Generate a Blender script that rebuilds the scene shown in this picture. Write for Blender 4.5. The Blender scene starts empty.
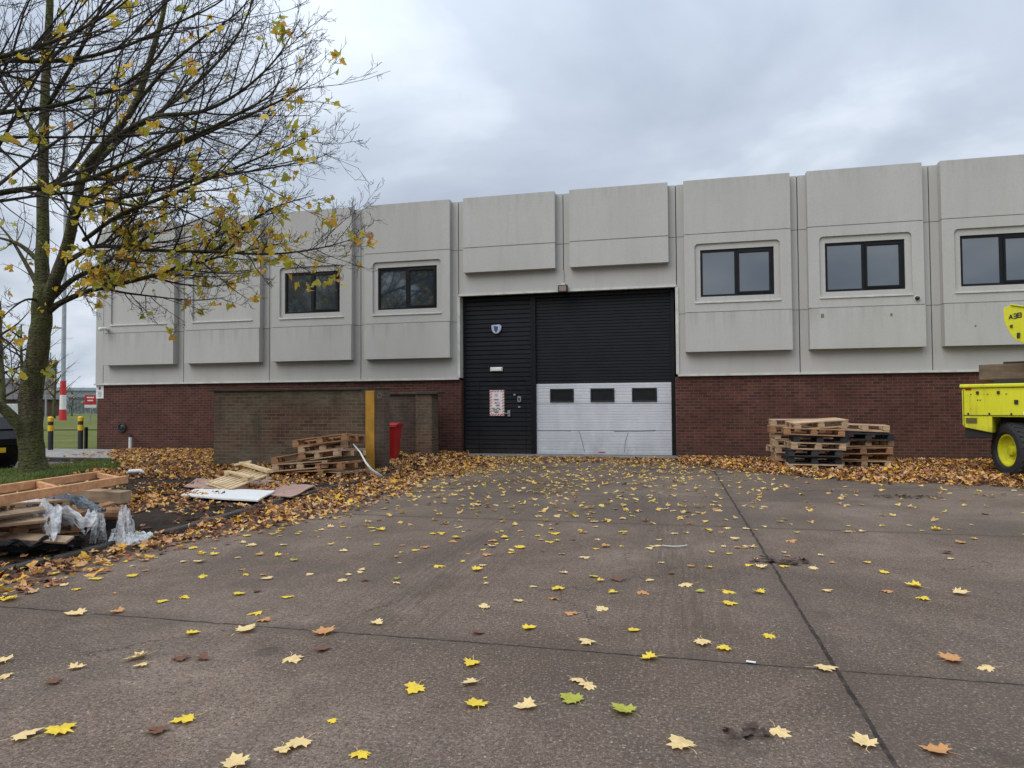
import bpy, bmesh, math, random
from mathutils import Vector, Matrix, noise
S = bpy.context.scene
C = S.collection
R = math.radians
random.seed(7)

# ---------------------------------------------------------------- camera
F_PX, CAM = 683.34, Vector((17.850, -18.418, 1.434))
YAW, PIT, ROL = -0.23026, 0.02989, -0.00641
_f = Vector((math.sin(YAW)*math.cos(PIT), math.cos(YAW)*math.cos(PIT), math.sin(PIT)))
_r = Vector((math.cos(YAW), -math.sin(YAW), 0))
_u = Vector((-math.sin(YAW)*math.sin(PIT), -math.cos(YAW)*math.sin(PIT), math.cos(PIT)))
AX_R = _r*math.cos(ROL) + _u*math.sin(ROL)
AX_U = -_r*math.sin(ROL) + _u*math.cos(ROL)
cd = bpy.data.cameras.new('camera'); cam = bpy.data.objects.new('camera', cd); C.objects.link(cam)
cd.sensor_width = 36; cd.lens = F_PX/1024*36; cd.clip_start = .05; cd.clip_end = 3000
M = Matrix((AX_R, AX_U, -_f)).transposed().to_4x4(); M.translation = CAM
cam.matrix_world = M
S.camera = cam

def ray(px, py): return _f + AX_R*((px-512)/F_PX) + AX_U*((384-py)/F_PX)
def at_z(px, py, z=0.0):
    d = ray(px, py); return CAM + d*((z-CAM.z)/d.z)
def at_y(px, py, y=0.0):
    d = ray(px, py); return CAM + d*((y-CAM.y)/d.y)
def at_depth(px, py, dep): return CAM + ray(px, py)*dep

# ---------------------------------------------------------------- world + sun + exposure
SUN_EL, SUN_AZ = R(42), R(215)      # azimuth clockwise from +Y: sun behind the camera, to the left
w = bpy.data.worlds.new('World'); S.world = w; w.use_nodes = True
nt = w.node_tree; nt.nodes.clear(); N = nt.nodes.new; L = nt.links.new
out = N('ShaderNodeOutputWorld')
sky = N('ShaderNodeTexSky'); sky.sky_type = 'NISHITA'; sky.sun_disc = False
sky.sun_elevation = SUN_EL; sky.sun_rotation = SUN_AZ
bg_sky = N('ShaderNodeBackground'); bg_sky.inputs['Strength'].default_value = .06
L(sky.outputs[0], bg_sky.inputs['Color'])
tc = N('ShaderNodeTexCoord'); sep = N('ShaderNodeSeparateXYZ'); L(tc.outputs['Generated'], sep.inputs[0])
def wm(op, a, b=None, clamp=False):
    n = N('ShaderNodeMath'); n.operation = op; n.use_clamp = clamp
    for i, v in enumerate((a, b)):
        if v is None: continue
        if isinstance(v, (int, float)): n.inputs[i].default_value = v
        else: L(v, n.inputs[i])
    return n.outputs[0]
den = wm('ADD', wm('MAXIMUM', sep.outputs['Z'], 0.0), .28)
cmb = N('ShaderNodeCombineXYZ'); L(wm('DIVIDE', sep.outputs['X'], den), cmb.inputs[0]); L(wm('DIVIDE', sep.outputs['Y'], den), cmb.inputs[1])
n1 = N('ShaderNodeTexNoise'); n1.inputs['Scale'].default_value = 1.5; n1.inputs['Detail'].default_value = 6; n1.inputs['Roughness'].default_value = .5; n1.inputs['Distortion'].default_value = .35
mp = N('ShaderNodeMapping'); mp.inputs['Location'].default_value = (3.7, 1.4, 0); L(cmb.outputs[0], mp.inputs[0]); L(mp.outputs[0], n1.inputs['Vector'])
rp = N('ShaderNodeValToRGB'); e = rp.color_ramp.elements
e[0].position = .33; e[0].color = (.385, .445, .54, 1); e[1].position = .66; e[1].color = (.73, .79, .875, 1)
m_ = rp.color_ramp.elements.new(.5); m_.color = (.485, .55, .645, 1)
L(n1.outputs['Fac'], rp.inputs[0])
# an overcast sky is brighter overhead than at the horizon
zen = wm('ADD', 1.0, wm('MULTIPLY', wm('POWER', wm('MAXIMUM', sep.outputs['Z'], 0.0), 2.0), 2.4))
zen = wm('ADD', zen, wm('MULTIPLY', wm('POWER', wm('SUBTRACT', 1.0, wm('ABSOLUTE', sep.outputs['Z']), True), 9.0), .22))
bg_c = N('ShaderNodeBackground'); L(rp.outputs[0], bg_c.inputs['Color']); L(zen, bg_c.inputs['Strength'])
mx = N('ShaderNodeMixShader'); mx.inputs[0].default_value = .93
L(bg_sky.outputs[0], mx.inputs[1]); L(bg_c.outputs[0], mx.inputs[2]); L(mx.outputs[0], out.inputs[0])

sd = bpy.data.lights.new('sun', 'SUN'); sun = bpy.data.objects.new('sun', sd); C.objects.link(sun)
sd.energy = 1.85; sd.angle = R(50); sd.color = (1, .965, .915)
sdir = Vector((math.sin(SUN_AZ)*math.cos(SUN_EL), math.cos(SUN_AZ)*math.cos(SUN_EL), math.sin(SUN_EL)))
sun.rotation_euler = sdir.to_track_quat('Z', 'Y').to_euler(); sun.location = (0, -30, 30)
S.view_settings.view_transform = 'Standard'; S.view_settings.look = 'None'
S.view_settings.gamma = 1; S.view_settings.exposure = 0.0; S.view_settings.use_curve_mapping = False

# ---------------------------------------------------------------- materials
class MT:
    def __init__(s, name, rough=.7, metal=0, spec=.5):
        s.m = bpy.data.materials.new(name); s.m.use_nodes = True; s.t = s.m.node_tree
        s.b = s.t.nodes['Principled BSDF']; s.o = s.t.nodes['Material Output']
        s.b.inputs['Roughness'].default_value = rough; s.b.inputs['Metallic'].default_value = metal
        s.b.inputs['Specular IOR Level'].default_value = spec
        s._c = None
    def n(s, t, **k):
        x = s.t.nodes.new(t)
        for a, b in k.items(): setattr(x, a, b)
        return x
    def l(s, a, b): s.t.links.new(a, b)
    def coord(s, kind='Object'):
        return s.n('ShaderNodeTexCoord').outputs[kind]
    def pos(s): return s.n('ShaderNodeNewGeometry').outputs['Position']
    def set(s, node, i, v):
        if isinstance(v, (int, float)): node.inputs[i].default_value = v
        elif isinstance(v, tuple): node.inputs[i].default_value = v if len(v) == 4 else (*v, 1)
        else: s.l(v, node.inputs[i])
    def math(s, op, a, b=0.0, c=None, clamp=False):
        x = s.n('ShaderNodeMath', operation=op, use_clamp=clamp); s.set(x, 0, a); s.set(x, 1, b)
        if c is not None: s.set(x, 2, c)
        return x.outputs[0]
    def noise(s, vec, scale, detail=3, rough=.5, dist=0, out='Fac'):
        x = s.n('ShaderNodeTexNoise'); s.l(vec, x.inputs['Vector']); x.inputs['Scale'].default_value = scale
        x.inputs['Detail'].default_value = detail; x.inputs['Roughness'].default_value = rough; x.inputs['Distortion'].default_value = dist
        return x.outputs[out]
    def scale(s, vec, sc, loc=(0, 0, 0)):
        x = s.n('ShaderNodeMapping'); s.l(vec, x.inputs[0]); x.inputs['Scale'].default_value = sc; x.inputs['Location'].default_value = loc
        return x.outputs[0]
    def ramp(s, fac, stops, interp='LINEAR'):
        x = s.n('ShaderNodeValToRGB'); s.l(fac, x.inputs[0]); cr = x.color_ramp; cr.interpolation = interp
        while len(cr.elements) < len(stops): cr.elements.new(.5)
        for el, (p, c) in zip(cr.elements, stops):
            el.position = p; el.color = (c, c, c, 1) if isinstance(c, (int, float)) else (*c, 1)
        return x.outputs[0]
    def mix(s, fac, a, b, mode='MIX'):
        x = s.n('ShaderNodeMix', data_type='RGBA', blend_type=mode); s.set(x, 0, fac)
        s.set(x, 6, a); s.set(x, 7, b); return x.outputs[2]
    def color(s, c): s.set(s.b, s.b.inputs.find('Base Color'), c); return s
    def rough(s, c): s.l(c, s.b.inputs['Roughness']); return s
    def bump(s, h, strength=.3, dist=.02):
        x = s.n('ShaderNodeBump'); x.inputs['Strength'].default_value = strength; x.inputs['Distance'].default_value = dist
        s.l(h, x.inputs['Height']); s.l(x.outputs[0], s.b.inputs['Normal']); return s

def worn(name, c, var=.25, rough=.6, sc=3.0, metal=0, bump=.15, spec=.5, fine=60):
    m = MT(name, rough, metal, spec); v = m.coord()
    a = m.noise(v, sc, 5, .6)
    lo = tuple(x*(1-var) for x in c); hi = tuple(min(1, x*(1+var)) for x in c)
    m.color(m.ramp(a, [(.3, lo), (.7, hi)]))
    m.rough(m.math('ADD', m.math('MULTIPLY', m.noise(v, sc*3, 4), .3), rough-.15, clamp=True))
    m.bump(m.noise(v, fine, 4), bump, .01)
    return m.m

def wood(name, c1, c2, dirt=(.09, .07, .055), dirt_amt=.5):
    m = MT(name, .8, 0, .25); v = m.coord(); info = m.n('ShaderNodeObjectInfo')
    off = m.n('ShaderNodeVectorMath', operation='ADD'); m.l(v, off.inputs[0]); m.l(info.outputs['Random'], off.inputs[1])
    v = off.outputs[0]
    g = m.noise(m.scale(v, (1.2, 7, 9)), 2.2, 5, .6)
    isl = m.n('ShaderNodeNewGeometry').outputs['Random Per Island']
    base = m.mix(isl, c1, c2)
    base = m.mix(m.ramp(g, [(.35, .55), (.65, 0)]), base, tuple(x*.45 for x in c1))
    d = m.ramp(m.noise(v, 2.4, 5, .65), [(.42, 0), (.7, dirt_amt)])
    m.color(m.mix(d, base, dirt)); m.bump(g, .3, .006)
    return m.m

def glass_dark(name):
    m = MT(name, .04, 0, 1.0); m.color((.022, .034, .046)); m.b.inputs['IOR'].default_value = 1.9  # bluish base tint stands in for the reflected sky
    m.bump(m.noise(m.pos(), .9, 2), .05, .05); return m.m

def brick(name, c1, c2, mortar, algae=0, damp=.5):
    m = MT(name, .85, 0, .3); p = m.pos(); sp = m.n('ShaderNodeSeparateXYZ'); m.l(p, sp.inputs[0])
    cb = m.n('ShaderNodeCombineXYZ'); m.l(m.math('ADD', sp.outputs[0], sp.outputs[1]), cb.inputs[0]); m.l(sp.outputs[2], cb.inputs[1])
    b = m.n('ShaderNodeTexBrick'); m.l(cb.outputs[0], b.inputs['Vector']); b.inputs['Scale'].default_value = 1
    b.inputs['Brick Width'].default_value = .225; b.inputs['Row Height'].default_value = .075; b.inputs['Mortar Size'].default_value = .0065
    b.inputs['Mortar Smooth'].default_value = .3; b.inputs['Bias'].default_value = -.1
    b.inputs['Color1'].default_value = (*c1, 1); b.inputs['Color2'].default_value = (*c2, 1); b.inputs['Mortar'].default_value = (*mortar, 1)
    col = b.outputs['Color']
    col = m.mix(m.ramp(m.noise(p, 1.3, 6, .6), [(.35, .55), (.65, 0)]), col, tuple(x*.42 for x in c1))
    col = m.mix(m.ramp(m.noise(p, 9, 4, .6), [(.55, 0), (.8, .35)]), col, (.18, .095, .078))
    # rain splash and moss near the foot of the wall
    foot = m.ramp(sp.outputs[2], [(.0, 1), (.45, 0)])
    fn = m.math('MULTIPLY', foot, m.ramp(m.noise(p, 2.5, 5, .7), [(.3, .2), (.7, 1)]))
    col = m.mix(m.math('MULTIPLY', fn, damp), col, (.045, .042, .03))
    if algae:
        a = m.ramp(m.noise(m.scale(p, (1, 1, 1.5), (3, 0, 0)), .7, 7, .7), [(.42, 0), (.6, algae)])
        a = m.math('MULTIPLY', a, m.ramp(b.outputs['Fac'], [(0, 1.0), (1, .35)]))
        col = m.mix(a, col, m.ramp(m.noise(m.scale(p, (4, 4, 13)), 1.2, 4, .7), [(.3, (.055, .055, .036)), (.7, (.235, .225, .15))]))
        top = m.math('MULTIPLY', m.ramp(sp.outputs[2], [(.2, 0), (1, 1)]), m.ramp(m.noise(m.scale(p, (2.2, 2.2, .9), (5, 0, 0)), 1.0, 5, .6), [(.5, 0), (.66, .5)]))
        col = m.mix(top, col, (.038, .032, .024))
    m.color(col)
    h = m.math('SUBTRACT', m.noise(p, 45, 4), m.math('MULTIPLY', b.outputs['Fac'], 1.2))
    m.bump(h, .5, .008)
    return m.m

# --- yard surface
def yard_mat():
    m = MT('yard_concrete', .85, 0, .22); p = m.pos(); sp = m.n('ShaderNodeSeparateXYZ'); m.l(p, sp.inputs[0])
    X, Y = sp.outputs[0], sp.outputs[1]
    big = m.noise(p, .42, 8, .70, .5)
    col = m.ramp(big, [(.36, (.112, .078, .056)), (.5, (.200, .145, .108)), (.62, (.290, .218, .166))])
    # damp patches of their own shape
    wet = m.ramp(m.noise(m.scale(p, (1, .6, 1), (7, 2, 0)), .55, 5, .6, .8), [(.48, 0), (.62, 1)])
    col = m.mix(m.math('MULTIPLY', wet, .55), col, (.058, .039, .027))
    mid = m.noise(p, 6, 5, .7)
    col = m.mix(m.ramp(mid, [(.35, .4), (.65, 0)]), col, (.085, .062, .050))
    # aggregate
    vo = m.n('ShaderNodeTexVoronoi'); vo.inputs['Scale'].default_value = 55; m.l(p, vo.inputs['Vector'])
    rnd = m.n('ShaderNodeSeparateColor'); m.l(vo.outputs['Color'], rnd.inputs[0])
    spot = m.math('MULTIPLY', m.math('LESS_THAN', vo.outputs['Distance'], .36), m.math('GREATER_THAN', rnd.outputs[0], m.ramp(m.noise(p, 1.4, 4, .7), [(.35, .97), (.65, .70)])))
    col = m.mix(m.math('MULTIPLY', spot, .62), col, m.ramp(rnd.outputs[1], [(.0, (.20, .15, .11)), (.7, (.34, .27, .20)), (1, (.55, .50, .42))]))
    spot2 = m.math('MULTIPLY', m.math('LESS_THAN', vo.outputs['Distance'], .4), m.math('LESS_THAN', rnd.outputs[0], .25))
    col = m.mix(m.math('MULTIPLY', spot2, .45), col, (.035, .03, .028))
    gr = m.math('ADD', m.math('MULTIPLY', m.noise(p, 130, 3, .7), .5), m.math('MULTIPLY', m.noise(p, 38, 5, .8), .5))
    col = m.mix(m.ramp(gr, [(.42, .9), (.56, 0)]), col, (.052, .037, .027))
    col = m.mix(m.ramp(m.noise(p, 60, 4, .75), [(.54, 0), (.66, .65)]), col, (.36, .29, .225))
    # crack wandering across the slabs, old oil drips
    ck = m.n('ShaderNodeTexVoronoi', feature='DISTANCE_TO_EDGE'); ck.inputs['Scale'].default_value = .22
    wv = m.n('ShaderNodeVectorMath', operation='MULTIPLY_ADD'); m.l(m.noise(p, 1.8, 5, .7, out='Color'), wv.inputs[0]); wv.inputs[1].default_value = (.9, .9, 0); m.l(p, wv.inputs[2]); m.l(wv.outputs[0], ck.inputs['Vector'])
    crack = m.math('MULTIPLY', m.math('LESS_THAN', ck.outputs['Distance'], .0016), m.math('GREATER_THAN', m.noise(p, .5, 2), .52))
    col = m.mix(m.math('MULTIPLY', crack, .7), col, (.03, .022, .018))
    oil = m.ramp(m.noise(m.scale(p, (1, 1, 1), (31, 5, 0)), 1.6, 4, .55), [(.66, 0), (.72, .55)])
    col = m.mix(oil, col, (.042, .032, .027))
    # tamped tread bands
    ln = m.noise(m.scale(p, (26, 1.1, 1)), 1.0, 5, .75, .6)
    band = m.math('MULTIPLY', m.ramp(m.noise(m.scale(p, (1, .12, 1), (1.3, 0, 0)), .8, 2), [(.42, 0), (.56, 1)]),
                  m.math('MULTIPLY', m.ramp(m.math('DIVIDE', m.math('ADD', Y, 15.5), 10.0), [(0, 0), (.18, 1), (.75, 1), (1, .2)]),
                         m.ramp(m.math('DIVIDE', m.math('SUBTRACT', X, 14.0), 8.0), [(0, 0), (.2, 1), (.5, 1), (.7, .2)])))
    col = m.mix(m.math('MULTIPLY', band, m.ramp(ln, [(.42, .45), (.56, 0)])), col, (.058, .040, .029))
    # slab joints
    wob = m.math('ADD', m.math('MULTIPLY', m.math('SUBTRACT', m.noise(p, 3.5, 4, .7), .5), .05), m.math('MULTIPLY', m.math('SUBTRACT', m.noise(p, 45, 3, .7), .5), .016))
    def joint(coord, at, wd):
        return m.math('LESS_THAN', m.math('ABSOLUTE', m.math('ADD', m.math('SUBTRACT', coord, at), wob)), wd)
    j = joint(X, 18.69, .012)
    for at, wd in ((-14.42, .009), (-10.1, .009), (-5.9, .008), (-18.9, .010)): j = m.math('MAXIMUM', j, joint(Y, at, wd))
    for at in (24.9, 31.0): j = m.math('MAXIMUM', j, joint(X, at, .014))
    def soft(coord, at, wd):
        d = m.math('DIVIDE', m.math('ABSOLUTE', m.math('ADD', m.math('SUBTRACT', coord, at), m.math('MULTIPLY', wob, 3.0))), wd)
        return m.math('SUBTRACT', 1.0, d, clamp=True)
    s_ = m.math('MAXIMUM', soft(X, 18.69, .16), m.math('MAXIMUM', soft(Y, -14.42, .14), soft(Y, -10.1, .12)))
    col = m.mix(m.math('MULTIPLY', s_, .4), col, (.070, .050, .040))
    # second pour is slightly darker than its neighbours
    slab = m.math('MULTIPLY', m.math('GREATER_THAN', X, 18.69), m.math('LESS_THAN', Y, -14.42))
    col = m.mix(m.math('MULTIPLY', slab, .14), col, (.09, .066, .052))
    slab = m.math('GREATER_THAN', Y, -10.1)
    col = m.mix(m.math('MULTIPLY', slab, .22), col, (.085, .066, .052))
    col = m.mix(m.math('MULTIPLY', j, m.ramp(m.noise(p, 9, 3, .7), [(.35, .45), (.55, .92)])), col, (.016, .012, .010))
    m.color(col)
    m.rough(m.math('SUBTRACT', .88, m.math('MULTIPLY', wet, .3)))
    h = m.math('ADD', m.math('MULTIPLY', gr, .5), m.math('ADD', m.math('MULTIPLY', spot, .35), m.math('MULTIPLY', mid, .8)))
    h = m.math('ADD', h, m.math('MULTIPLY', m.math('MULTIPLY', band, ln), 1.2))
    m.bump(m.math('SUBTRACT', h, m.math('MULTIPLY', j, 1.5)), .8, .010)
    return m.m

def cladding_mat():
    m = MT('precast_panel', .75, 0, .3); p = m.pos(); sp = m.n('ShaderNodeSeparateXYZ'); m.l(p, sp.inputs[0])
    a = m.noise(m.scale(p, (1, 1, .35)), .7, 6, .6)
    col = m.ramp(a, [(.3, (.405, .398, .375)), (.7, (.465, .458, .435))])
    st = m.noise(m.scale(p, (5, 5, .5)), 1.0, 5, .6, .3)
    col = m.mix(m.ramp(st, [(.3, .16), (.5, 0)]), col, (.27, .25, .22))
    sp2 = m.noise(p, 38, 3, .6)
    col = m.mix(m.ramp(sp2, [(.35, .3), (.6, 0)]), col, (.31, .295, .262))
    # grime washed down from the parapet edge and gathered at ledges
    g = m.math('MULTIPLY', m.ramp(m.math('SUBTRACT', sp.outputs[2], 6.7), [(0, 0), (.55, 1)]), m.ramp(m.noise(m.scale(p, (7, 7, .7)), 1, 5, .7), [(.45, 0), (.75, .35)]))
    col = m.mix(g, col, (.17, .155, .13))
    led = m.ramp(m.math('SUBTRACT', sp.outputs[2], 3.2), [(0, 0), (.57, 1), (.585, 0)])
    led = m.math('MULTIPLY', led, m.ramp(m.noise(m.scale(p, (6, 6, .2)), 1, 4, .7), [(.48, 0), (.7, .5)]))
    col = m.mix(led, col, (.20, .185, .16))
    bay = m.n('ShaderNodeTexWhiteNoise', noise_dimensions='1D'); m.l(m.math('FLOOR', m.math('DIVIDE', sp.outputs[0], 3.0)), bay.inputs['W'])
    col = m.mix(m.math('MULTIPLY', bay.outputs['Value'], .16), col, (.36, .345, .32))
    m.color(col); m.bump(m.math('ADD', m.noise(p, 60, 4), m.noise(p, 4, 3)), .16, .01)
    return m.m

def ribbed_mat(name, c, rough=.45, vr=1.0):
    m = MT(name, rough, 0, .28); p = m.pos()
    a = m.noise(m.scale(p, (2.2, 2, .8)), 1.0, 6, .65)
    col = m.ramp(a, [(.3, tuple(x*(1-.3*vr) for x in c)), (.7, tuple(x*(1+.25*vr) for x in c))])
    col = m.mix(m.ramp(m.noise(m.scale(p, (1, 1, 9)), 1.3, 4, .6), [(.55, 0), (.75, .22*vr)]), col, tuple(min(1, x*1.5+.02) for x in c))
    sp = m.n('ShaderNodeSeparateXYZ'); m.l(p, sp.inputs[0])
    dirt = m.math('MULTIPLY', m.ramp(sp.outputs[2], [(.05, 1), (.8, 0)]), m.ramp(m.noise(p, 3, 5, .7), [(.3, .1), (.7, .8)]))
    col = m.mix(m.math('MULTIPLY', dirt, .45), col, (.06, .05, .042))
    m.color(col); m.rough(m.math('ADD', m.math('MULTIPLY', a, .35), rough-.15)); m.bump(m.noise(p, 25, 3), .08, .01)
    return m.m

def leaf_mat(name, stops, rough=.55, trans=.25):
    m = MT(name, rough, 0, .4); g = m.n('ShaderNodeNewGeometry')
    c = m.ramp(g.outputs['Random Per Island'], stops)
    c = m.mix(m.ramp(m.noise(m.pos(), 28, 4, .7), [(.5, 0), (.75, .4)]), c, (.22, .09, .03))
    m.color(c)
    tr = m.n('ShaderNodeBsdfTranslucent'); m.l(c, tr.inputs[0]); ms = m.n('ShaderNodeMixShader'); ms.inputs[0].default_value = trans
    m.l(m.b.outputs[0], ms.inputs[1]); m.l(tr.outputs[0], ms.inputs[2]); m.l(ms.outputs[0], m.o.inputs[0])
    return m.m

def soil_mat():
    m = MT('soil', .95, 0, .15); p = m.pos()
    c = m.ramp(m.noise(p, 2.2, 7, .7), [(.3, (.018, .013, .010)), (.7, (.050, .037, .028))])
    c = m.mix(m.ramp(m.noise(p, 26, 4, .7), [(.5, 0), (.75, .55)]), c, (.11, .075, .045))
    m.color(c); m.bump(m.noise(p, 16, 6, .7), .8, .05); return m.m
def grass_mat(name='grass_ground'):
    m = MT(name, .95, 0, .1); p = m.pos()
    c = m.ramp(m.noise(p, .5, 9, .8), [(.3, (.060, .078, .020)), (.7, (.175, .185, .058))])
    c = m.mix(m.ramp(m.noise(p, 7, 5, .8), [(.5, 0), (.8, .5)]), c, (.045, .05, .015))
    m.color(c); m.bump(m.noise(p, 30, 5, .8), .8, .04); return m.m
def bark_mat(name='bark', k=1.0, moss=.75):
    m = MT(name, .95, 0, .15); p = m.pos()
    v = m.scale(p, (1, 1, .25))
    n_ = m.noise(v, 9, 6, .7, .6)
    c = m.ramp(n_, [(.3, (.024*k, .020*k, .013*k)), (.7, (.15*k, .128*k, .085*k))])
    c = m.mix(m.ramp(m.noise(p, 1.7, 4, .6), [(.38, .15*moss), (.62, moss)]), c, m.ramp(m.noise(p, 30, 3), [(.3, (.035, .045, .010)), (.7, (.135, .15, .045))]))
    m.color(c); m.bump(m.math('ADD', n_, m.noise(m.scale(p, (1, 1, 2)), 12, 3)), 1.0, .06); return m.m

def machine_paint():
    m = MT('yellow_machine_paint', .42, 0, .4); v = m.coord(); sp = m.n('ShaderNodeSeparateXYZ'); m.l(v, sp.inputs[0])
    col = m.ramp(m.noise(v, 2.2, 5, .6), [(.3, (.56, .55, .012)), (.7, (.66, .64, .02))])
    st = m.math('MULTIPLY', m.ramp(m.noise(m.scale(v, (14, 14, 1.1)), 1.0, 5, .7), [(.5, 0), (.75, .6)]), .8)
    col = m.mix(st, col, (.26, .22, .03))
    col = m.mix(m.ramp(m.noise(v, 11, 6, .75), [(.60, 0), (.68, .75)]), col, (.16, .11, .04))
    foot = m.math('MULTIPLY', m.ramp(m.math('SUBTRACT', sp.outputs[2], .8), [(0, 1), (.35, 0)]), m.ramp(m.noise(v, 5, 4, .7), [(.35, 0), (.65, .7)]))
    col = m.mix(foot, col, (.14, .11, .06))
    m.color(col); m.rough(m.math('ADD', m.math('MULTIPLY', m.noise(v, 8, 4), .35), .28)); m.bump(m.noise(v, 3, 2), .25, .02); return m.m
MAT = {
 'clad': cladding_mat(),
 'brick': brick('red_brick', (.108, .036, .025), (.040, .017, .013), (.150, .098, .078)),
 'brick_old': brick('weathered_brick', (.165, .088, .056), (.066, .040, .029), (.22, .185, .135), algae=.55, damp=.6),
 'brick_pier': brick('pier_brick', (.10, .055, .042), (.052, .03, .025), (.15, .12, .095), algae=.3, damp=.7),
 'black_clad': ribbed_mat('black_cladding', (.0075, .0085, .0115), .5),
 'white_door': ribbed_mat('grey_door_paint', (.52, .535, .56), .4, .35),
 'frame': worn('dark_frame', (.008, .0085, .010), .3, .4, spec=.2),
 'glass': glass_dark('window_glass'),
 'concrete': worn('concrete', (.16, .148, .125), .35, .85, 2.5, bump=.4),
 'coping': worn('concrete_coping', (.055, .043, .032), .45, .9, 3, bump=.5),
 'dark_joint': worn('dark_sealant', (.03, .028, .026), .2, .9),
 'white_trim': worn('white_trim', (.50, .49, .45), .18, .6, 4),
 'white_plastic': worn('white_plastic', (.66, .66, .64), .12, .4, 5),
 'black_plastic': worn('black_plastic', (.012, .012, .013), .3, .45),
 'steel': worn('galvanised_steel', (.27, .28, .29), .2, .5, 3, metal=.4),
 'yard': yard_mat(), 'soil': soil_mat(), 'grass': grass_mat(),
 'asphalt': worn('asphalt', (.105, .10, .095), .3, .85, 2, bump=.5, fine=120),
 'paving': worn('paving', (.24, .225, .205), .25, .85, 2, bump=.4),
 'kerb': worn('kerb_stone', (.050, .042, .036), .45, .9, 5, bump=.6, fine=40),
 'bark': bark_mat(), 'limb': bark_mat('limb_bark', .55, .3),
 'twig': worn('twig_bark', (.040, .030, .022), .35, .9, 20),
 'pal_old': wood('weathered_pallet_wood', (.44, .29, .175), (.68, .49, .32), dirt_amt=.3),
 'pal_dark': wood('black_painted_pallet_wood', (.028, .030, .033), (.04, .041, .044), dirt_amt=.3),
 'pal_brown': wood('brown_pallet_wood', (.31, .155, .075), (.50, .29, .155), dirt_amt=.3),
 'pal_new': wood('pale_new_wood', (.66, .49, .28), (.76, .60, .38), (.22, .15, .09), .3),
 'pine': wood('orange_pine', (.62, .31, .15), (.72, .42, .22), (.20, .10, .05), .35),
 'old_timber': wood('old_timber', (.38, .27, .17), (.48, .36, .25), (.10, .07, .05), .5),
 'yellow': machine_paint(),
 'rim_yellow': worn('yellow_rim_paint', (.55, .54, .02), .18, .45, 6, bump=.06),
 'tyre': worn('tyre_rubber', (.018, .018, .018), .3, .8, 8),
 'red_plastic': worn('red_bin_plastic', (.36, .008, .012), .15, .4, 3, bump=.05),
 'mustard': worn('mustard_paint', (.46, .235, .022), .25, .6, 4, bump=.2),
 'red': worn('red_paint', (.48, .02, .02), .15, .5, 4),
 'white': worn('white_paint', (.66, .65, .62), .12, .5, 4),
 'blue': worn('blue_ink', (.025, .045, .16), .15, .5, 4),
 'palepanel': worn('pale_blue_panel', (.38, .42, .52), .12, .5, 4),
 'ink': worn('black_ink', (.02, .02, .022), .15, .5, 4),
 'bollard_yellow': worn('bollard_yellow', (.70, .42, .01), .12, .5, 4),
 'car_paint': worn('black_car_paint', (.006, .006, .007), .1, .3, 3, bump=.0, spec=.25),
 'plate': worn('yellow_plate', (.72, .45, .02), .1, .4, 4),
 'tail': worn('tail_light_red', (.30, .01, .01), .2, .25, 4),
 'cardboard': worn('pink_brown_board', (.34, .215, .17), .22, .85, 4, bump=.2),
 'fence_steel': worn('palisade_steel', (.30, .33, .34), .15, .6, 3, metal=.2),
 'hedge': worn('far_foliage', (.035, .05, .028), .35, .9, 1.2),
 'roof_brown': worn('roof_tiles', (.10, .088, .082), .25, .9, 1),
 'brick_far': worn('far_brick', (.11, .058, .045), .2, .9, 1),
 'tower': worn('tower_grey', (.10, .10, .115), .2, .7, 1),
}
def scrap_board():
    m = MT('scratched_white_board', .55, 0, .4); p = m.pos()
    c = m.mix(m.ramp(m.noise(m.scale(p, (1, 5, 5)), 6, 6, .8), [(.58, 0), (.68, .9)]), (.66, .655, .64), (.17, .13, .10))
    m.color(c); return m.m
MAT['scrap'] = scrap_board()
def film_mat(name, c, tr):
    m = MT(name, .28, 0, .5); m.color(c); v = m.coord()
    m.bump(m.noise(m.scale(v, (1, 1, 2)), 9, 6, .65, 1.5), 1.0, .05)
    t = m.n('ShaderNodeBsdfTransparent'); ms = m.n('ShaderNodeMixShader')
    m.l(m.ramp(m.noise(v, 5, 3), [(.35, tr), (.65, tr*.4)]), ms.inputs[0]); m.l(m.b.outputs[0], ms.inputs[1]); m.l(t.outputs[0], ms.inputs[2]); m.l(ms.outputs[0], m.o.inputs[0])
    return m.m
MAT['film'] = film_mat('plastic_film', (.82, .82, .82), .5)
MAT['pack'] = wood('stained_packing_timber', (.15, .105, .08), (.24, .17, .13), (.05, .035, .03), .7)
MAT['dark_pane'] = worn('dark_door_glass', (.010, .010, .011), .4, .25, spec=.25)
MAT['wet_leaf'] = leaf_mat('wet_black_leaf', [(0, (.022, .012, .009)), (1, (.07, .028, .018))], .35, .05)
MAT['bluefilm'] = film_mat('blue_grey_film', (.25, .29, .34), .15)
MAT['binbag'] = film_mat('black_plastic_sheet', (.02, .021, .024), .0)
Y_ = [(0, (.70, .36, .03)), (.3, (.72, .45, .07)), (.6, (.80, .56, .16)), (.85, (.66, .42, .06)), (1, (.55, .50, .06))]
MAT['leaf_yellow'] = leaf_mat('yellow_leaf', [(0, (.84, .58, .03)), (1, (.86, .64, .07))])
MAT['leaf_pale'] = leaf_mat('pale_leaf', [(0, (.80, .56, .24)), (1, (.86, .66, .32))])
MAT['leaf_orange'] = leaf_mat('orange_leaf', [(0, (.50, .24, .13)), (1, (.68, .34, .10))])
MAT['leaf_brown'] = leaf_mat('brown_leaf', [(0, (.13, .055, .03)), (1, (.22, .10, .06))])
MAT['leaf_green'] = leaf_mat('green_yellow_leaf', [(0, (.48, .44, .05)), (1, (.38, .40, .06))])
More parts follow.
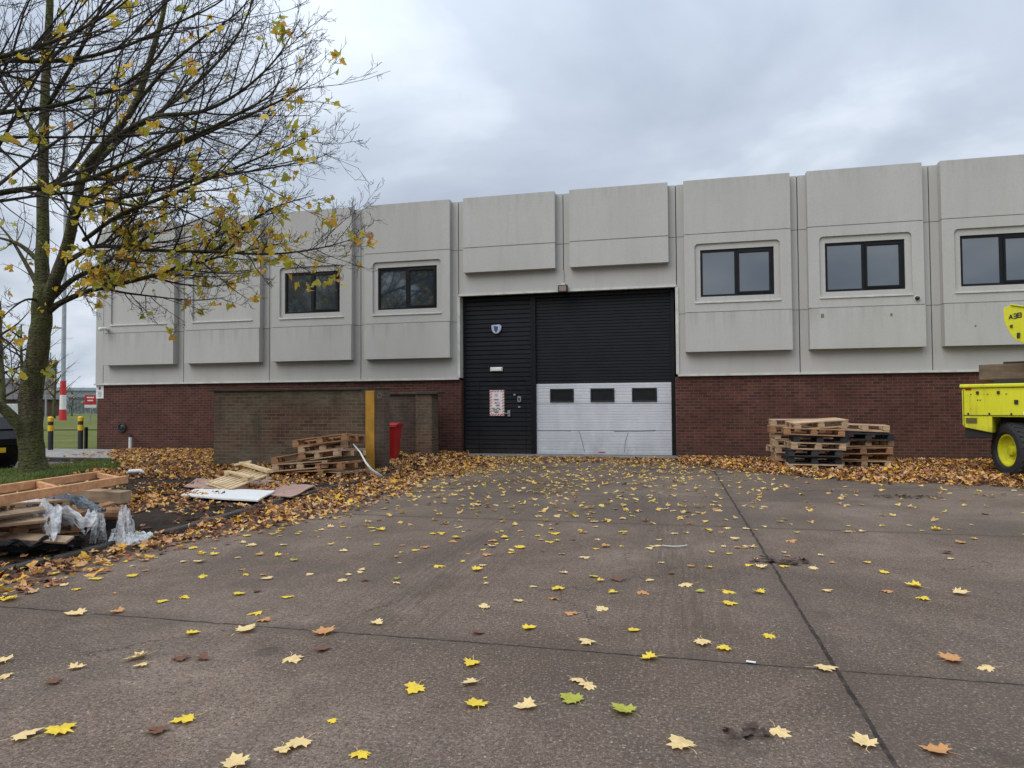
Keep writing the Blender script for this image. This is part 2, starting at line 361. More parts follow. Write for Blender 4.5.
MAT['litter'] = leaf_mat('mixed_leaf_litter', [(0, (.04, .016, .010)), (.18, (.085, .032, .018)), (.34, (.17, .065, .035)), (.48, (.38, .16, .065)), (.6, (.58, .29, .11)), (.72, (.68, .42, .22)), (.84, (.76, .38, .035)), (.93, (.78, .47, .03)), (1, (.74, .60, .36))])
MAT['litter_yard'] = leaf_mat('scattered_leaf_mix', [(0, (.20, .08, .04)), (.1, (.42, .20, .09)), (.25, (.58, .36, .14)), (.5, (.70, .50, .20)), (.75, (.74, .48, .07)), (1, (.74, .56, .14))])
MAT['crown'] = leaf_mat('crown_leaves', [(0, (.30, .33, .04)), (.3, (.48, .45, .05)), (.55, (.68, .50, .05)), (.85, (.78, .46, .04)), (1, (.50, .24, .07))], trans=.4)

# ---------------------------------------------------------------- mesh helpers
class MB:
    def __init__(s): s.v = []; s.f = []; s.mi = []
    def add(s, vs, fs, mi=0):
        o = len(s.v); s.v += [tuple(v) for v in vs]; s.f += [tuple(i+o for i in f) for f in fs]; s.mi += [mi]*len(fs)
    def box(s, x0, x1, y0, y1, z0, z1, mi=0, mat=None):
        vs = [Vector(c) for c in ((x0, y0, z0), (x1, y0, z0), (x1, y1, z0), (x0, y1, z0), (x0, y0, z1), (x1, y0, z1), (x1, y1, z1), (x0, y1, z1))]
        if mat: vs = [mat @ v for v in vs]
        s.add(vs, [(0, 3, 2, 1), (4, 5, 6, 7), (0, 1, 5, 4), (1, 2, 6, 5), (2, 3, 7, 6), (3, 0, 4, 7)], mi)
    def bar(s, a, b, w_, h_, up=Vector((0, 0, 1)), mi=0):
        a = Vector(a); b = Vector(b); d = (b-a); ln = d.length; d.normalize()
        sx = d.cross(up)
        if sx.length < 1e-4: sx = d.cross(Vector((1, 0, 0)))
        sx.normalize(); sy = sx.cross(d)
        m = Matrix((sx, d, sy)).transposed().to_4x4(); m.translation = a
        s.box(-w_/2, w_/2, 0, ln, -h_/2, h_/2, mi, m)
    def tube(s, pts, rad, n=8, mi=0, cap=True):
        pts = [Vector(p) for p in pts]; rings = []; prev = None
        o = len(s.v)
        for i, p in enumerate(pts):
            d = (pts[min(i+1, len(pts)-1)]-pts[max(i-1, 0)])
            if d.length < 1e-6: d = Vector((0, 0, 1))
            d.normalize()
            if prev is None: a = d.orthogonal().normalized()
            else:
                a = prev - d*prev.dot(d)
                a = a.normalized() if a.length > 1e-5 else d.orthogonal().normalized()
            prev = a; b = d.cross(a); r = rad[i] if isinstance(rad, (list, tuple)) else rad
            for k in range(n):
                t = 2*math.pi*k/n; s.v.append(tuple(p + a*(r*math.cos(t)) + b*(r*math.sin(t))))
        for i in range(len(pts)-1):
            for k in range(n):
                k2 = (k+1) % n
                s.f.append((o+i*n+k, o+i*n+k2, o+(i+1)*n+k2, o+(i+1)*n+k)); s.mi.append(mi)
        if cap:
            s.f.append(tuple(o+k for k in range(n))[::-1]); s.f.append(tuple(o+(len(pts)-1)*n+k for k in range(n))); s.mi += [mi, mi]
    def lathe(s, prof, origin, axis, n=32, mi=0):
        # prof: list of (radius, distance along axis)
        axis = Vector(axis).normalized(); a = axis.orthogonal().normalized(); b = axis.cross(a); o = len(s.v); origin = Vector(origin)
        for r, h in prof:
            for k in range(n):
                t = 2*math.pi*k/n; s.v.append(tuple(origin + axis*h + a*(r*math.cos(t)) + b*(r*math.sin(t))))
        for i in range(len(prof)-1):
            for k in range(n):
                k2 = (k+1) % n; s.f.append((o+i*n+k, o+i*n+k2, o+(i+1)*n+k2, o+(i+1)*n+k)); s.mi.append(mi)
    def prism(s, poly, y0, y1, mi=0, mat=None):
        n = len(poly); vs = [Vector((x, y0, z)) for x, z in poly] + [Vector((x, y1, z)) for x, z in poly]
        if mat: vs = [mat @ v for v in vs]
        s.add(vs, [tuple(range(n)), tuple(range(n, 2*n))[::-1]] + [(i, i+n, (i+1) % n+n, (i+1) % n) for i in range(n)], mi)
    def build(s, name, mats, parent=None, smooth=False, bevel=0, loc=None):
        me = bpy.data.meshes.new(name); me.from_pydata(s.v, [], s.f)
        if not isinstance(mats, (list, tuple)): mats = [mats]
        for m in mats: me.materials.append(m)
        if len(mats) > 1: me.polygons.foreach_set('material_index', s.mi)
        if smooth: me.polygons.foreach_set('use_smooth', [True]*len(s.f))
        me.update()
        bm = bmesh.new(); bm.from_mesh(me); bmesh.ops.recalc_face_normals(bm, faces=bm.faces); bm.to_mesh(me); bm.free()
        o = bpy.data.objects.new(name, me); C.objects.link(o)
        if parent: o.parent = parent
        if loc is not None: o.location = loc
        if bevel:
            b = o.modifiers.new('bevel', 'BEVEL'); b.width = bevel; b.segments = 2; b.limit_method = 'ANGLE'; b.angle_limit = R(40)
        return o
def tag(o, label=None, cat=None, group=None, kind=None):
    if label: o['label'] = label
    if cat: o['category'] = cat
    if group: o['group'] = group
    if kind: o['kind'] = kind
    return o
def thing(name, label, cat, loc=(0, 0, 0), rz=0, group=None, rot=None):
    o = bpy.data.objects.new(name, None); C.objects.link(o); o.location = loc; o.rotation_euler = rot if rot else (0, 0, rz)
    o.empty_display_size = .2
    return tag(o, label, cat, group)
def copy_tree(o, parent=None):
    c = o.copy(); C.objects.link(c)
    if parent: c.parent = parent
    for ch in o.children: copy_tree(ch, c)
    return c
def face_with_holes(loops, y, flip=False):
    """planar face in the XZ plane at y: outer loop + hole loops, triangulated"""
    bm = bmesh.new()
    for lp in loops:
        vs = [bm.verts.new((x, y, z)) for x, z in lp]
        for i in range(len(vs)): bm.edges.new((vs[i], vs[(i+1) % len(vs)]))
    bmesh.ops.triangle_fill(bm, edges=bm.edges[:], use_beauty=True, use_dissolve=False)
    bm.verts.index_update()
    vs = [v.co.copy() for v in bm.verts]; fs = [tuple(v.index for v in f.verts) for f in bm.faces]; bm.free()
    return vs, fs
def rrect(x0, x1, z0, z1, r, n=5):
    pts = []
    for cx, cz, a0 in ((x1-r, z1-r, 0), (x0+r, z1-r, 90), (x0+r, z0+r, 180), (x1-r, z0+r, 270)):
        for k in range(n+1):
            a = R(a0+90*k/n); pts.append((cx+r*math.cos(a), cz+r*math.sin(a)))
    return pts
def rect(x0, x1, z0, z1): return [(x1, z1), (x0, z1), (x0, z0), (x1, z0)]
def wall_strip(mb, loop, y0, y1, mi=0):
    n = len(loop); vs = [(x, y0, z) for x, z in loop]+[(x, y1, z) for x, z in loop]
    mb.add(vs, [(i, (i+1) % n, (i+1) % n+n, i+n) for i in range(n)], mi)

# ================================================================ GROUND
def grid(name, x0, x1, y0, y1, nx, ny, zf, mat, kind='structure'):
    mb = MB(); vs = []; fs = []
    for j in range(ny+1):
        for i in range(nx+1):
            x = x0+(x1-x0)*i/nx; y = y0+(y1-y0)*j/ny; vs.append((x, y, zf(x, y)))
    for j in range(ny):
        for i in range(nx):
            a = j*(nx+1)+i; fs.append((a, a+1, a+nx+2, a+nx+1))
    mb.add(vs, fs); o = mb.build(name, mat, smooth=True); tag(o, kind=kind); return o
KX = 12.30                                              # the line of the kerb
grid('ground', -900, 900, -500, 1300, 20, 20, lambda x, y: -.05, MAT['grass'])
grid('yard', KX, 70, -70, .45, 40, 60, lambda x, y: .004*noise.noise(Vector((x*.4, y*.4, 0))), MAT['yard'])
def soil_h(x, y):
    e_ = min(1, max(0, (KX-x)/.5))
    return (.02+.05*noise.noise(Vector((x*.8, y*.8, 3)))+.035*noise.noise(Vector((x*3, y*3, 7))))*e_+.03
grid('soil_bed', 5.2, KX, -26, -.02, 70, 240, soil_h, MAT['soil'])
def verge_h(x, y): return .05+.03*noise.noise(Vector((x*.7, y*.7, 1)))-.055*max(0, 1-(y+30)/8) 
def vedge(x, y): return (x+y-.25) if y > -6 else (x-6.1-.25*math.sin(y*1.3))
grid('grass_verge', 3.6, 6.9, -26, -3.6, 40, 200, lambda x, y: .085-.13*max(0, min(1, (vedge(x, y)+.5*noise.noise(Vector((x*1.5, y*1.5, 4)))+.5)/.9))+.03*noise.noise(Vector((x*1.2, y*1.2, 1)))+.02*noise.noise(Vector((x*4, y*4, 1))), MAT['grass'])
grid('road', -80, 3.6, -13, -3.3, 20, 10, lambda x, y: -.012, MAT['asphalt'])
mb = MB(); mb.box(-3.2, 5.0, -3.3, -.03, -.2, .085); tag(mb.build('pavement', MAT['paving'], bevel=.01), kind='structure')
mb = MB(); mb.box(-3.3, 3.6, -3.46, -3.303, -.2, .10); tag(mb.build('kerb', MAT['kerb'], bevel=.015), kind='structure')
# kerb between the soil bed and the yard: stones laid along a slightly wavering line
mb = MB(); y = -26.0; k = 0
while y < -5.3:
    ln = .915; x = KX-.06+.10*math.sin(y*.9)+random.uniform(-.012, .012)
    mm = Matrix.Translation((x, y, 0)) @ Matrix.Rotation(random.uniform(-.015, .015), 4, 'Z') @ Matrix.Rotation(random.uniform(-.01, .01), 4, 'X')
    mb.box(-.052, .052, 0, ln-.008, -.15, .062+random.uniform(-.006, .006), mat=mm); y += ln
tag(mb.build('kerb', MAT['kerb'], bevel=.02), kind='structure')

# ================================================================ WAREHOUSE
W = 3.0; NB = 10; ZC, ZT = 2.195, 7.20
bld = thing('warehouse', 'long two storey warehouse with pale grey precast panels above red brick', 'warehouse', (0, 0, 0))
def window(parent, x0, x1, z0, z1, y):
    fr = MB(); t = .06
    for a in ((x0, x1, z0, z0+t), (x0, x1, z1-t, z1), (x0, x0+t, z0+t, z1-t), (x1-t, x1, z0+t, z1-t)): fr.box(a[0], a[1], y-.035, y+.05, a[2], a[3])
    xm = x0+(x1-x0)*.49
    fr.box(xm-.035, xm+.035, y-.03, y+.05, z0+t, z1-t)
    # right leaf is an opening sash with its own thicker frame
    s0, s1 = xm+.035, x1-t
    for a in ((s0, s1, z0+t, z0+t+.05), (s0, s1, z1-t-.05, z1-t), (s0, s0+.05, z0+t+.05, z1-t-.05), (s1-.05, s1, z0+t+.05, z1-t-.05)): fr.box(a[0], a[1], y-.05, y+.04, a[2], a[3])
    o = fr.build('window', MAT['frame'], parent, bevel=.004)
    for a, b, c_, d_ in ((x0+t, xm-.035, z0+t, z1-t), (s0+.05, s1-.05, z0+t+.05, z1-t-.05)):
        g_ = MB(); g_.box(a, b, y+.0, y+.012, c_, d_); g_.build('pane', MAT['glass'], o)
    return o
for i in range(NB):
    x0 = i*W; mb = MB(); g = .011
    door_bay = i in (4, 5); zc = 4.55 if door_bay else ZC
    has_win = not door_bay
    hole = rect(x0+.6, x0+2.4, 4.18, 5.40)
    # ribbed margin slab: back wall of the bay
    if has_win: vs, fs = face_with_holes([rect(x0+g, x0+W-g, zc, ZT), rect(x0+.25, x0+2.75, 3.5, 6.0)], 0)
    else: vs, fs = face_with_holes([rect(x0+g, x0+W-g, zc, ZT)], 0)
    mb.add(vs, fs); wall_strip(mb, rect(x0+g, x0+W-g, zc, ZT), 0, .3)
    mb.add([(x0+g, .3, ZT), (x0+W-g, .3, ZT), (x0+W-g, .3, zc), (x0+g, .3, zc)], [(0, 1, 2, 3)])
    D = -.20
    def block(z0, z1, d=D, a=.2, b=2.8): mb.box(x0+a, x0+b, d, -.0005, z0, z1)
    if door_bay:
        block(5.13, 5.805); block(5.83, ZT+.03)
        mb.box(x0+.212, x0+2.788, D+.02, -.001, 5.80, 5.835)
    else:
        block(2.76, 3.765, D-.03, .2, 2.8); block(5.825, ZT+.03)
        mb.box(x0+.212, x0+2.788, D+.02, -.001, 3.76, 3.795); mb.box(x0+.212, x0+2.788, D+.02, -.001, 5.80, 5.83)
        # window block with a rounded recess round the opening
        outer = rect(x0+.2, x0+2.8, 3.79, 5.805); rr = rrect(x0+.46, x0+2.54, 4.03, 5.56, .10)
        vs, fs = face_with_holes([outer, rr], D); mb.add(vs, fs); wall_strip(mb, outer, D, -.0005)
        wall_strip(mb, rr, D, D+.05)
        if i >= 2:
            vs, fs = face_with_holes([rr, hole], D+.05); mb.add(vs, fs); wall_strip(mb, hole, D+.05, .2)
        else:
            vs, fs = face_with_holes([rr], D+.05); mb.add(vs, fs)
    # thin string lines that carry the grooves over the margins
    for zz in (3.778, 5.815):
        if zz < zc: continue
        for a, b in ((g, .198), (2.802, W-g)): mb.box(x0+a, x0+b, -.002, .001, zz-.006, zz+.006, 1)
    mb.build('cladding_panel', [MAT['clad'], MAT['dark_joint']], bld)
    if has_win:
        sb = MB(); sb.prism(rrect(x0+.45, x0+2.55, 4.005, 4.045, .018, 3), D-.028, D+.03); sb.build('window_ledge', MAT['white_trim'], bld, bevel=.006)
    if i >= 2 and has_win: window(bld, x0+.6, x0+2.4, 4.18, 5.40, D+.12)
# corner return
mb = MB(); mb.box(-.30, -g, 0, .3, ZC, ZT); mb.box(-.30, -.0, .3005, 24, ZC, ZT); mb.build('corner_panel', MAT['clad'], bld, bevel=.007)
for i in range(NB):
    mb = MB(); mb.box(i*W-g, i*W+g, .05, .06, 4.55 if i == 5 else ZC, ZT-.01); mb.build('panel_joint', MAT['dark_joint'], bld)
# drip trim along the foot of the cladding
def trim(xa, xb, z, name='drip_trim'):
    m_ = MB(); m_.box(xa, xb, -.045, .10, z-.055, z-.003); m_.build(name, MAT['white_trim'], bld, bevel=.005)
trim(-.33, 4*W-.003, ZC); trim(6*W+.003, NB*W, ZC); trim(4*W, 6*W, 4.55)
for xx in (4*W, 6*W):
    m_ = MB(); m_.box(xx-.04, xx+.04, -.03, .3, ZC+.001, 4.49); m_.build('jamb_trim', MAT['white_trim'], bld, bevel=.005)
mb = MB(); DX0, DX1 = 12.05, 17.93
mb.box(-.26, DX0, .05, .32, -.2, ZC-.058); mb.box(DX1, NB*W, .05, .32, -.2, ZC-.058); mb.box(-.26, -.02, .3205, 24, -.2, ZC-.058)
mb.build('brick_wall', MAT['brick'], bld)
mb = MB(); mb.box(-.2, NB*W, .33, 24, 6.9, 7.0); mb.build('roof', MAT['concrete'], bld)
mb = MB(); mb.box(-.2, NB*W, 23.7, 24, 0, 7.0); mb.box(NB*W-.3, NB*W, .33, 23.7, 0, 6.9); mb.build('rear_wall', MAT['clad'], bld)
mb = MB(); mb.box(DX0-.1, DX1+.1, -.35, .47, -.2, .055); mb.build('door_sill', MAT['concrete'], bld, bevel=.02)
# dark timber-look ribbed screen with the sectional door in it
def ribs(mb, x0, x1, z0, z1, pitch, depth, y):
    n = max(1, round((z1-z0)/pitch)); p = (z1-z0)/n; prof = []
    for i in range(n):
        z = z0+i*p; prof += [(z, 0), (z+p*.10, -depth), (z+p*.86, -depth), (z+p*.96, 0)]
    prof.append((z1, 0)); vs = []; fs = []
    for z, d in prof: vs += [(x0, y+d, z), (x1, y+d, z)]
    for i in range(len(prof)-1): fs.append((2*i, 2*i+1, 2*i+3, 2*i+2))
    mb.add(vs, fs)
YD = .30
def opening(z0): return z0
mb = MB(); ribs(mb, DX0, 14.02, .06, 4.49, .125, .022, YD); mb.build('dark_infill', MAT['black_clad'], bld)
mb = MB(); mb.box(14.02, 14.16, YD-.07, YD+.05, .056, 4.49); mb.box(DX1-.10, DX1, YD-.07, YD+.05, .056, 4.49); mb.box(DX0, DX0+.05, YD-.05, YD+.05, .056, 4.49); mb.box(14.16, DX1-.1, YD-.07, YD+.05, 4.40, 4.49)
mb.build('door_frame', MAT['frame'], bld, bevel=.005)
# personnel door cut in the left screen
mb = MB()
for a in ((12.50, 12.52, .06, 2.1), (13.86, 13.88, .06, 2.1)): mb.box(a[0], a[1], YD-.031, YD-.02, a[2], a[3])
mb.box(12.50, 13.88, YD-.032, YD-.02, 2.1, 2.12)
pd = mb.build('personnel_door', MAT['frame'], bld)
mb = MB(); mb.box(13.34, 13.42, YD-.07, YD-.024, 1.10, 1.27); mb.box(13.26, 13.40, YD-.09, YD-.07, 1.17, 1.20); mb.build('handle', MAT['steel'], pd, bevel=.006)
sd_ = MB(); ribs(sd_, 14.16, DX1-.10, 2.0, 4.40, .085, .016, YD+.02); sd_.build('roller_shutter', MAT['black_clad'], bld)
# the white sectional door
X0, X1 = 14.165, DX1-.105
mb = MB(); zs = [.10, .70, 1.30, 1.99]
ribs(mb, X0, X1, .10, .695, .075, .007, YD-.012); ribs(mb, X0, X1, .705, 1.43, .075, .007, YD-.0)
mb2 = MB(); 
ribs(mb, X0, X1, 1.44, 1.485, .045, .007, YD); ribs(mb, X0, X1, 1.855, 1.99, .067, .007, YD)
wins = [(14.55, 15.21), (15.67, 16.32), (16.79, 17.45)]; xs = [X0]+[v for w_ in wins for v in w_]+[X1]
for a, b in zip(xs[0::2], xs[1::2]): ribs(mb, a, b, 1.485, 1.855, .0925, .007, YD)
mb.box(X0, X1, YD-.03, YD+.02, .06, .10); mb.box(X0, X1, YD+.01, YD+.03, 1.98, 2.0)
door = mb.build('sectional_door', MAT['white_door'], bld)
for a, b in wins:
    f_ = MB(); t = .035
    for q in ((a, b, 1.485, 1.485+t), (a, b, 1.855-t, 1.855), (a, a+t, 1.485+t, 1.855-t), (b-t, b, 1.485+t, 1.855-t)): f_.box(q[0], q[1], YD-.03, YD+.02, q[2], q[3])
    f_.build('window', MAT['black_plastic'], door, bevel=.004)
    p_ = MB(); p_.box(a+t, b-t, YD+.0, YD+.01, 1.485+t, 1.855-t); p_.build('pane', MAT['dark_pane'], door)
# creases where the lower section has been knocked
crease_mat = worn('door_crease_grey', (.13, .135, .145), .3, .6)
def crease(pts, wd=.012):
    mb = MB()
    for a, b in zip(pts, pts[1:]): mb.bar((a[0], YD-.022, a[1]), (b[0], YD-.022, b[1]), .006, wd, up=Vector((0, 0, 1)) if abs(a[0]-b[0]) > abs(a[1]-b[1]) else Vector((1, 0, 0)))
    mb.build('dent', crease_mat, door)
crease([(14.2, .70), (14.95, .705), (15.12, .69)]); crease([(15.33, .705), (15.38, .60), (15.44, .36), (15.50, .12)], .012)
crease([(16.3, .695), (16.95, .70), (17.4, .715)], .025); crease([(16.68, .66), (16.60, .40), (16.57, .12)], .012)
mb = MB(); mb.box(15.88, 16.05, YD-.04, YD-.03, .108, .132); mb.build('pull_tab', MAT['red'], door)
# wall stains at the foot
# ---------------- things fixed to the building
fl = thing('floodlight', 'small floodlight with rusty face hung from the panel joint above the big door', 'floodlight', (15.0, -.03, 4.66))
mb = MB(); mb.box(-.13, .13, -.16, -.02, -.20, .0); mb.build('housing', MAT['black_plastic'], fl, bevel=.01)
mb = MB(); mb.box(-.095, .095, -.172, -.161, -.17, -.03); mb.build('lens', worn('dusty_lens', (.22, .15, .12), .3, .4), fl)
mb = MB(); mb.box(-.05, .05, -.06, .02, .0, .07); mb.tube([(0, -.012, .05), (0, -.012, .42)], .012, 6); mb.build('bracket', MAT['white_trim'], fl)
def camera_unit(loc):
    t = thing('security_camera', 'white bullet security camera at the left end of the grey panels', 'security camera', loc)
    mb = MB(); mb.lathe([(0, 0), (.055, 0), (.06, .02), (.06, .30), (.055, .33), (0, .33)], (.0, -.06, .02), (.25, -.95, -.15), 16); mb.build('camera_body', MAT['white_plastic'], t, smooth=True)
    mb = MB(); mb.tube([(0.0, .0, .0), (0, -.1, .0), (-.05, -.16, .0)], .025, 8); mb.lathe([(0, 0), (.06, 0), (.06, .03), (0, .03)], (0, 0, 0), (0, -1, 0), 14); mb.build('bracket', MAT['white_plastic'], t, smooth=True)
    return t
camera_unit((.36, -.232, 3.90))
t = thing('dome_camera', 'small black dome camera under the second window from the right', 'security camera', (23.63, -.2, 3.93))
mb = MB(); mb.lathe([(0, 0), (.055, 0), (.055, .03), (.048, .055), (.03, .085), (0, .095)], (0, 0, 0), (0, -1, 0), 16); mb.build('dome', MAT['black_plastic'], t, smooth=True)
mb = MB(); mb.lathe([(0, .0), (.07, 0), (.07, .012), (.056, .012)], (0, 0, 0), (0, -1, 0), 16); mb.build('base_ring', MAT['white_plastic'], t)
# patches on the panels
for (x, z, s_, lab) in ((21.50, 3.58, .07, 'small brown fixing scar on the lower panel left of the dome camera'), (23.05, 3.55, .05, 'small brown fixing scar on the lower panel below the dome camera'), (24.85, 3.22, .035, 'tiny rust spot on the lower panel nearest the yellow machine')):
    mb = MB(); mb.box(x-s_/2, x+s_/2, -.236, -.231, z-s_*.7, z+s_*.7); o = mb.build('wall_patch', worn('rust_patch', (.17, .14, .11), .4, .9, 20), bevel=.004); tag(o, lab, 'wall patch')
# alarm box: pale shield with a blue mark
t = thing('alarm_box', 'shield shaped pale alarm box with dark blue mark high on the black screen', 'alarm box', (13.03, YD-.025, 3.56))
sh = [(-.14, .08), (-.12, .12), (.10, .13), (.155, .09), (.14, -.03), (.07, -.11), (.0, -.13), (-.08, -.10), (-.125, -.02)]
mb = MB(); mb.prism(sh, -.07, 0); mb.build('cover', MAT['palepanel'], t, bevel=.012)
mb = MB(); mb.prism([(-.07, .09), (.06, .07), (.05, -.02), (.0, -.10), (-.05, -.03)], -.076, -.071); mb.build('emblem', MAT['blue'], t)
t = thing('door_light', 'long white bulkhead lamp above the poster', 'lamp', (13.02, YD-.024, 2.43))
mb = MB(); mb.box(-.17, .17, -.07, -.012, -.055, .055); mb.build('diffuser', MAT['white_plastic'], t, bevel=.02)
mb = MB(); mb.box(-.18, .18, -.012, 0, -.06, .06); mb.build('back_plate', MAT['white_trim'], t)
# notice with striped border
t = thing('notice', 'tall white safety notice with red striped border on the black screen', 'notice', (13.03, YD-.024, 1.48))
mb = MB(); mb.box(-.21, .21, -.006, 0, -.36, .36); mb.build('backing', MAT['white'], t)
mb = MB()
def clipstripe(cx, cz, ln, wd, ang): mb.box(-ln/2, ln/2, -.0095, -.0065, -wd/2, wd/2, mat=Matrix.Translation((cx, 0, cz)) @ Matrix.Rotation(R(ang), 4, 'Y'))
for k in range(9):
    z = -.32+k*.08
    clipstripe(-.18, z, .075, .024, -40); clipstripe(.18, z, .075, .024, -40)
for k in range(4): clipstripe(-.12+k*.08, .33, .075, .024, -40); clipstripe(-.12+k*.08, -.33, .075, .024, -40)
for q in ((-.02, .09, .14, .03), (.02, -.08, .12, .028), (-.04, .0, .05, .04)): mb.box(q[0]-q[2]/2, q[0]+q[2]/2, -.0092, -.0062, q[1]-q[3]/2, q[1]+q[3]/2)
mb.build('striped_border', MAT['red'], t)
for q_, z_ in ((-.02, .22), (.03, -.02)):
    mb = MB(); mb.lathe([(0, 0), (.052, 0), (.052, .003), (0, .003)], (q_, -.0062, z_), (0, -1, 0), 16); mb.build('pictogram', MAT['palepanel'], t)
mb = MB()
for q in ((-.10, -.15, .08), (.03, -.15, .10), (-.06, -.19, .14), (.08, -.19, .06), (-.04, -.23, .18), (-.02, -.27, .12)): mb.box(q[0]-q[2]/2, q[0]+q[2]/2, -.0092, -.0063, q[1]-.011, q[1]+.011)
mb.build('text_lines', MAT['ink'], t)
t = thing('keypad', 'round grey door keypad with small plates right of the striped notice', 'keypad', (13.68, YD-.024, 1.58))
mb = MB(); mb.prism(rrect(-.05, .05, -.085, .085, .045), -.045, 0); mb.build('keypad_body', MAT['steel'], t, bevel=.006)
mb = MB(); mb.prism(rrect(-.025, .025, -.05, .045, .02), -.05, -.0455); mb.build('buttons', MAT['black_plastic'], t)
for q_ in ((-.17, -.11, .10, .15), (-.04, .03, -.24, -.20)):
    mb = MB(); mb.box(q_[0], q_[1], -.02, 0, q_[2], q_[3]); mb.build('plate', MAT['steel'], t, bevel=.004)
# sign on the corner
t = thing('corner_sign', 'upright white sign with dark blue emblem on the left corner brickwork', 'sign', (-.16, .048, 1.94))
mb = MB(); mb.box(-.145, .145, -.012, 0, -.23, .20); mb.build('sign_board', MAT['white'], t, bevel=.003)
mb = MB(); mb.lathe([(0, 0), (.05, 0), (.05, .003), (0, .003)], (0, -.0125, .10), (0, -1, 0), 14); mb.build('emblem', MAT['blue'], t)
mb = MB()
for k, wd in enumerate((.16, .12, .18, .10)): mb.box(-wd/2, wd/2, -.0155, -.0125, -.03-k*.045, -.015-k*.045)
mb.build('text_lines', MAT['ink'], t)
# small lamp sticking out of the gable
t = thing('gable_lamp', 'small lamp on a short arm on the left side of the warehouse', 'lamp', (-.3, 3, 3.9))
mb = MB(); mb.tube([(0, 0, 0), (-.3, 0, .03)], .02, 6); mb.build('arm', MAT['steel'], t); mb = MB(); mb.box(-.52, -.25, -.08, .08, -.02, .04); mb.build('head', MAT['steel'], t, bevel=.01)
# soot-black round vent + standpipe
t = thing('wall_vent', 'round rusty black vent low on the left brick wall', 'vent', (.72, .045, .78))
mb = MB(); mb.lathe([(.15, 0), (.15, -.05), (.115, -.06), (.10, -.02), (0, -.02)], (0, 0, 0), (0, 1, 0), 20); mb.build('duct_ring', MAT['dark_joint'], t, smooth=False)
mb = MB(); mb.lathe([(.098, -.035), (.05, -.06), (0, -.06)], (0, 0, 0), (0, 1, 0), 16); mb.build('cowl', MAT['black_plastic'], t)
t = thing('standpipe', 'short white standpipe against the left brick wall', 'pipe', (1.15, -.1, .08))
mb = MB(); mb.tube([(0, 0, -.05), (0, 0, .42)], .048, 12); mb.build('pipe', MAT['white_plastic'], t, smooth=False)
mb = MB(); mb.tube([(0, 0, .40), (0, 0, .47)], .056, 12); mb.build('pipe_cap', MAT['coping'], t)

# ================================================================ LOW BRICK BIN STORE
st = thing('front_store_wall', 'mossy low brick wall with thin concrete coping and a brick pier', 'wall', (7.83, -5, 0))
mb = MB(); mb.box(0, 3.72, 0, .23, -.2, 1.76); mb.build('brickwork', MAT['brick_old'], st)
mb = MB()
x = -.06
while x < 3.6:
    l_ = min(.92, 3.74-x); mb.box(x, x+l_-.004, -.07, .30, 1.763, 1.812+random.uniform(0, .006)); x += .92
mb.build('coping', MAT['coping'], st, bevel=.012)
mb = MB(); mb.box(3.93, 4.14, -.09, .20, -.2, 1.78); mb.build('pier', MAT['brick_pier'], st)
mb = MB(); mb.box(3.91, 4.16, -.11, .22, 1.783, 1.81); mb.build('pier_cap', MAT['coping'], st, bevel=.012)
mb = MB(); mb.box(3.724, 3.926, -.11, -.01, -.05, 1.74); o = mb.build('painted_post', MAT['mustard'], bevel=.01); o.location = (7.83, -5, 0)
tag(o, 'mustard yellow painted post standing between the mossy wall and its pier', 'post')
mb = MB(); mb.box(3.722, 3.928, -.008, .2, -.2, 1.74); mb.build('brick_core', MAT['brick_pier'], st)
ring = [(4.04+.055*math.cos(a), -.094, 1.64+.05*math.sin(a)) for a in [2*math.pi*k/14 for k in range(15)]]
mb = MB(); mb.tube(ring, .008, 5, cap=False); mb.build('chalk_mark', MAT['concrete'], st)
sr = thing('rear_store_wall', 'dark low brick wall with end pier behind the red bin', 'wall', (7.83, -.8, 0))
mb = MB(); mb.box(0, 3.26, 0, .23, -.2, 1.72); mb.build('brickwork', MAT['brick_pier'], sr)
mb = MB(); mb.box(-.05, 3.28, -.06, .29, 1.723, 1.79); mb.build('coping', MAT['coping'], sr, bevel=.012)
mb = MB(); mb.box(3.262, 3.72, -.22, .3, -.2, 1.72); mb.build('pier', MAT['brick_old'], sr)
mb = MB(); mb.box(3.283, 3.90, -.28, .36, 1.723, 1.80); mb.build('pier_cap', MAT['coping'], sr, bevel=.012)
sw = thing('side_store_wall', 'low brick side wall joining the front and rear store walls', 'wall', (7.83, -4.77, 0))
mb = MB(); mb.box(0, .23, .003, 3.965, -.2, 1.72); mb.build('brickwork', MAT['brick_old'], sw)
# red wheelie bin
bn = thing('wheelie_bin', 'bright red wheelie bin standing between the two brick piers', 'bin', (10.98, -2.6, 0), R(8))
mb = MB(); b0 = [(-.21, -.24), (.21, -.24), (.21, .26), (-.21, .26)]; b1 = [(-.27, -.32), (.27, -.32), (.27, .33), (-.27, .33)]
vs = [(x, y, .08) for x, y in b0]+[(x, y, .92) for x, y in b1]; mb.add(vs, [(0, 3, 2, 1), (4, 5, 6, 7)]+[(i, (i+1) % 4, (i+1) % 4+4, i+4) for i in range(4)])
mb.box(-.295, .295, -.345, .355, .89, .925); mb.build('bin_body', MAT['red_plastic'], bn, bevel=.02)
mb = MB(); mb.prism([(-.34, .93), (-.34, .955), (-.1, 1.0), (.30, .995), (.36, .965), (.36, .93)], -.30, .30, mat=Matrix.Rotation(R(90), 4, 'Z')); mb.build('lid', MAT['red_plastic'], bn, bevel=.015)
for s_ in (-1, 1):
    mb = MB(); mb.lathe([(0, 0), (.10, 0), (.10, .05), (0, .05)], (s_*.235-.025, .27, .10), (1, 0, 0), 18); mb.build('wheel', MAT['tyre'], bn)
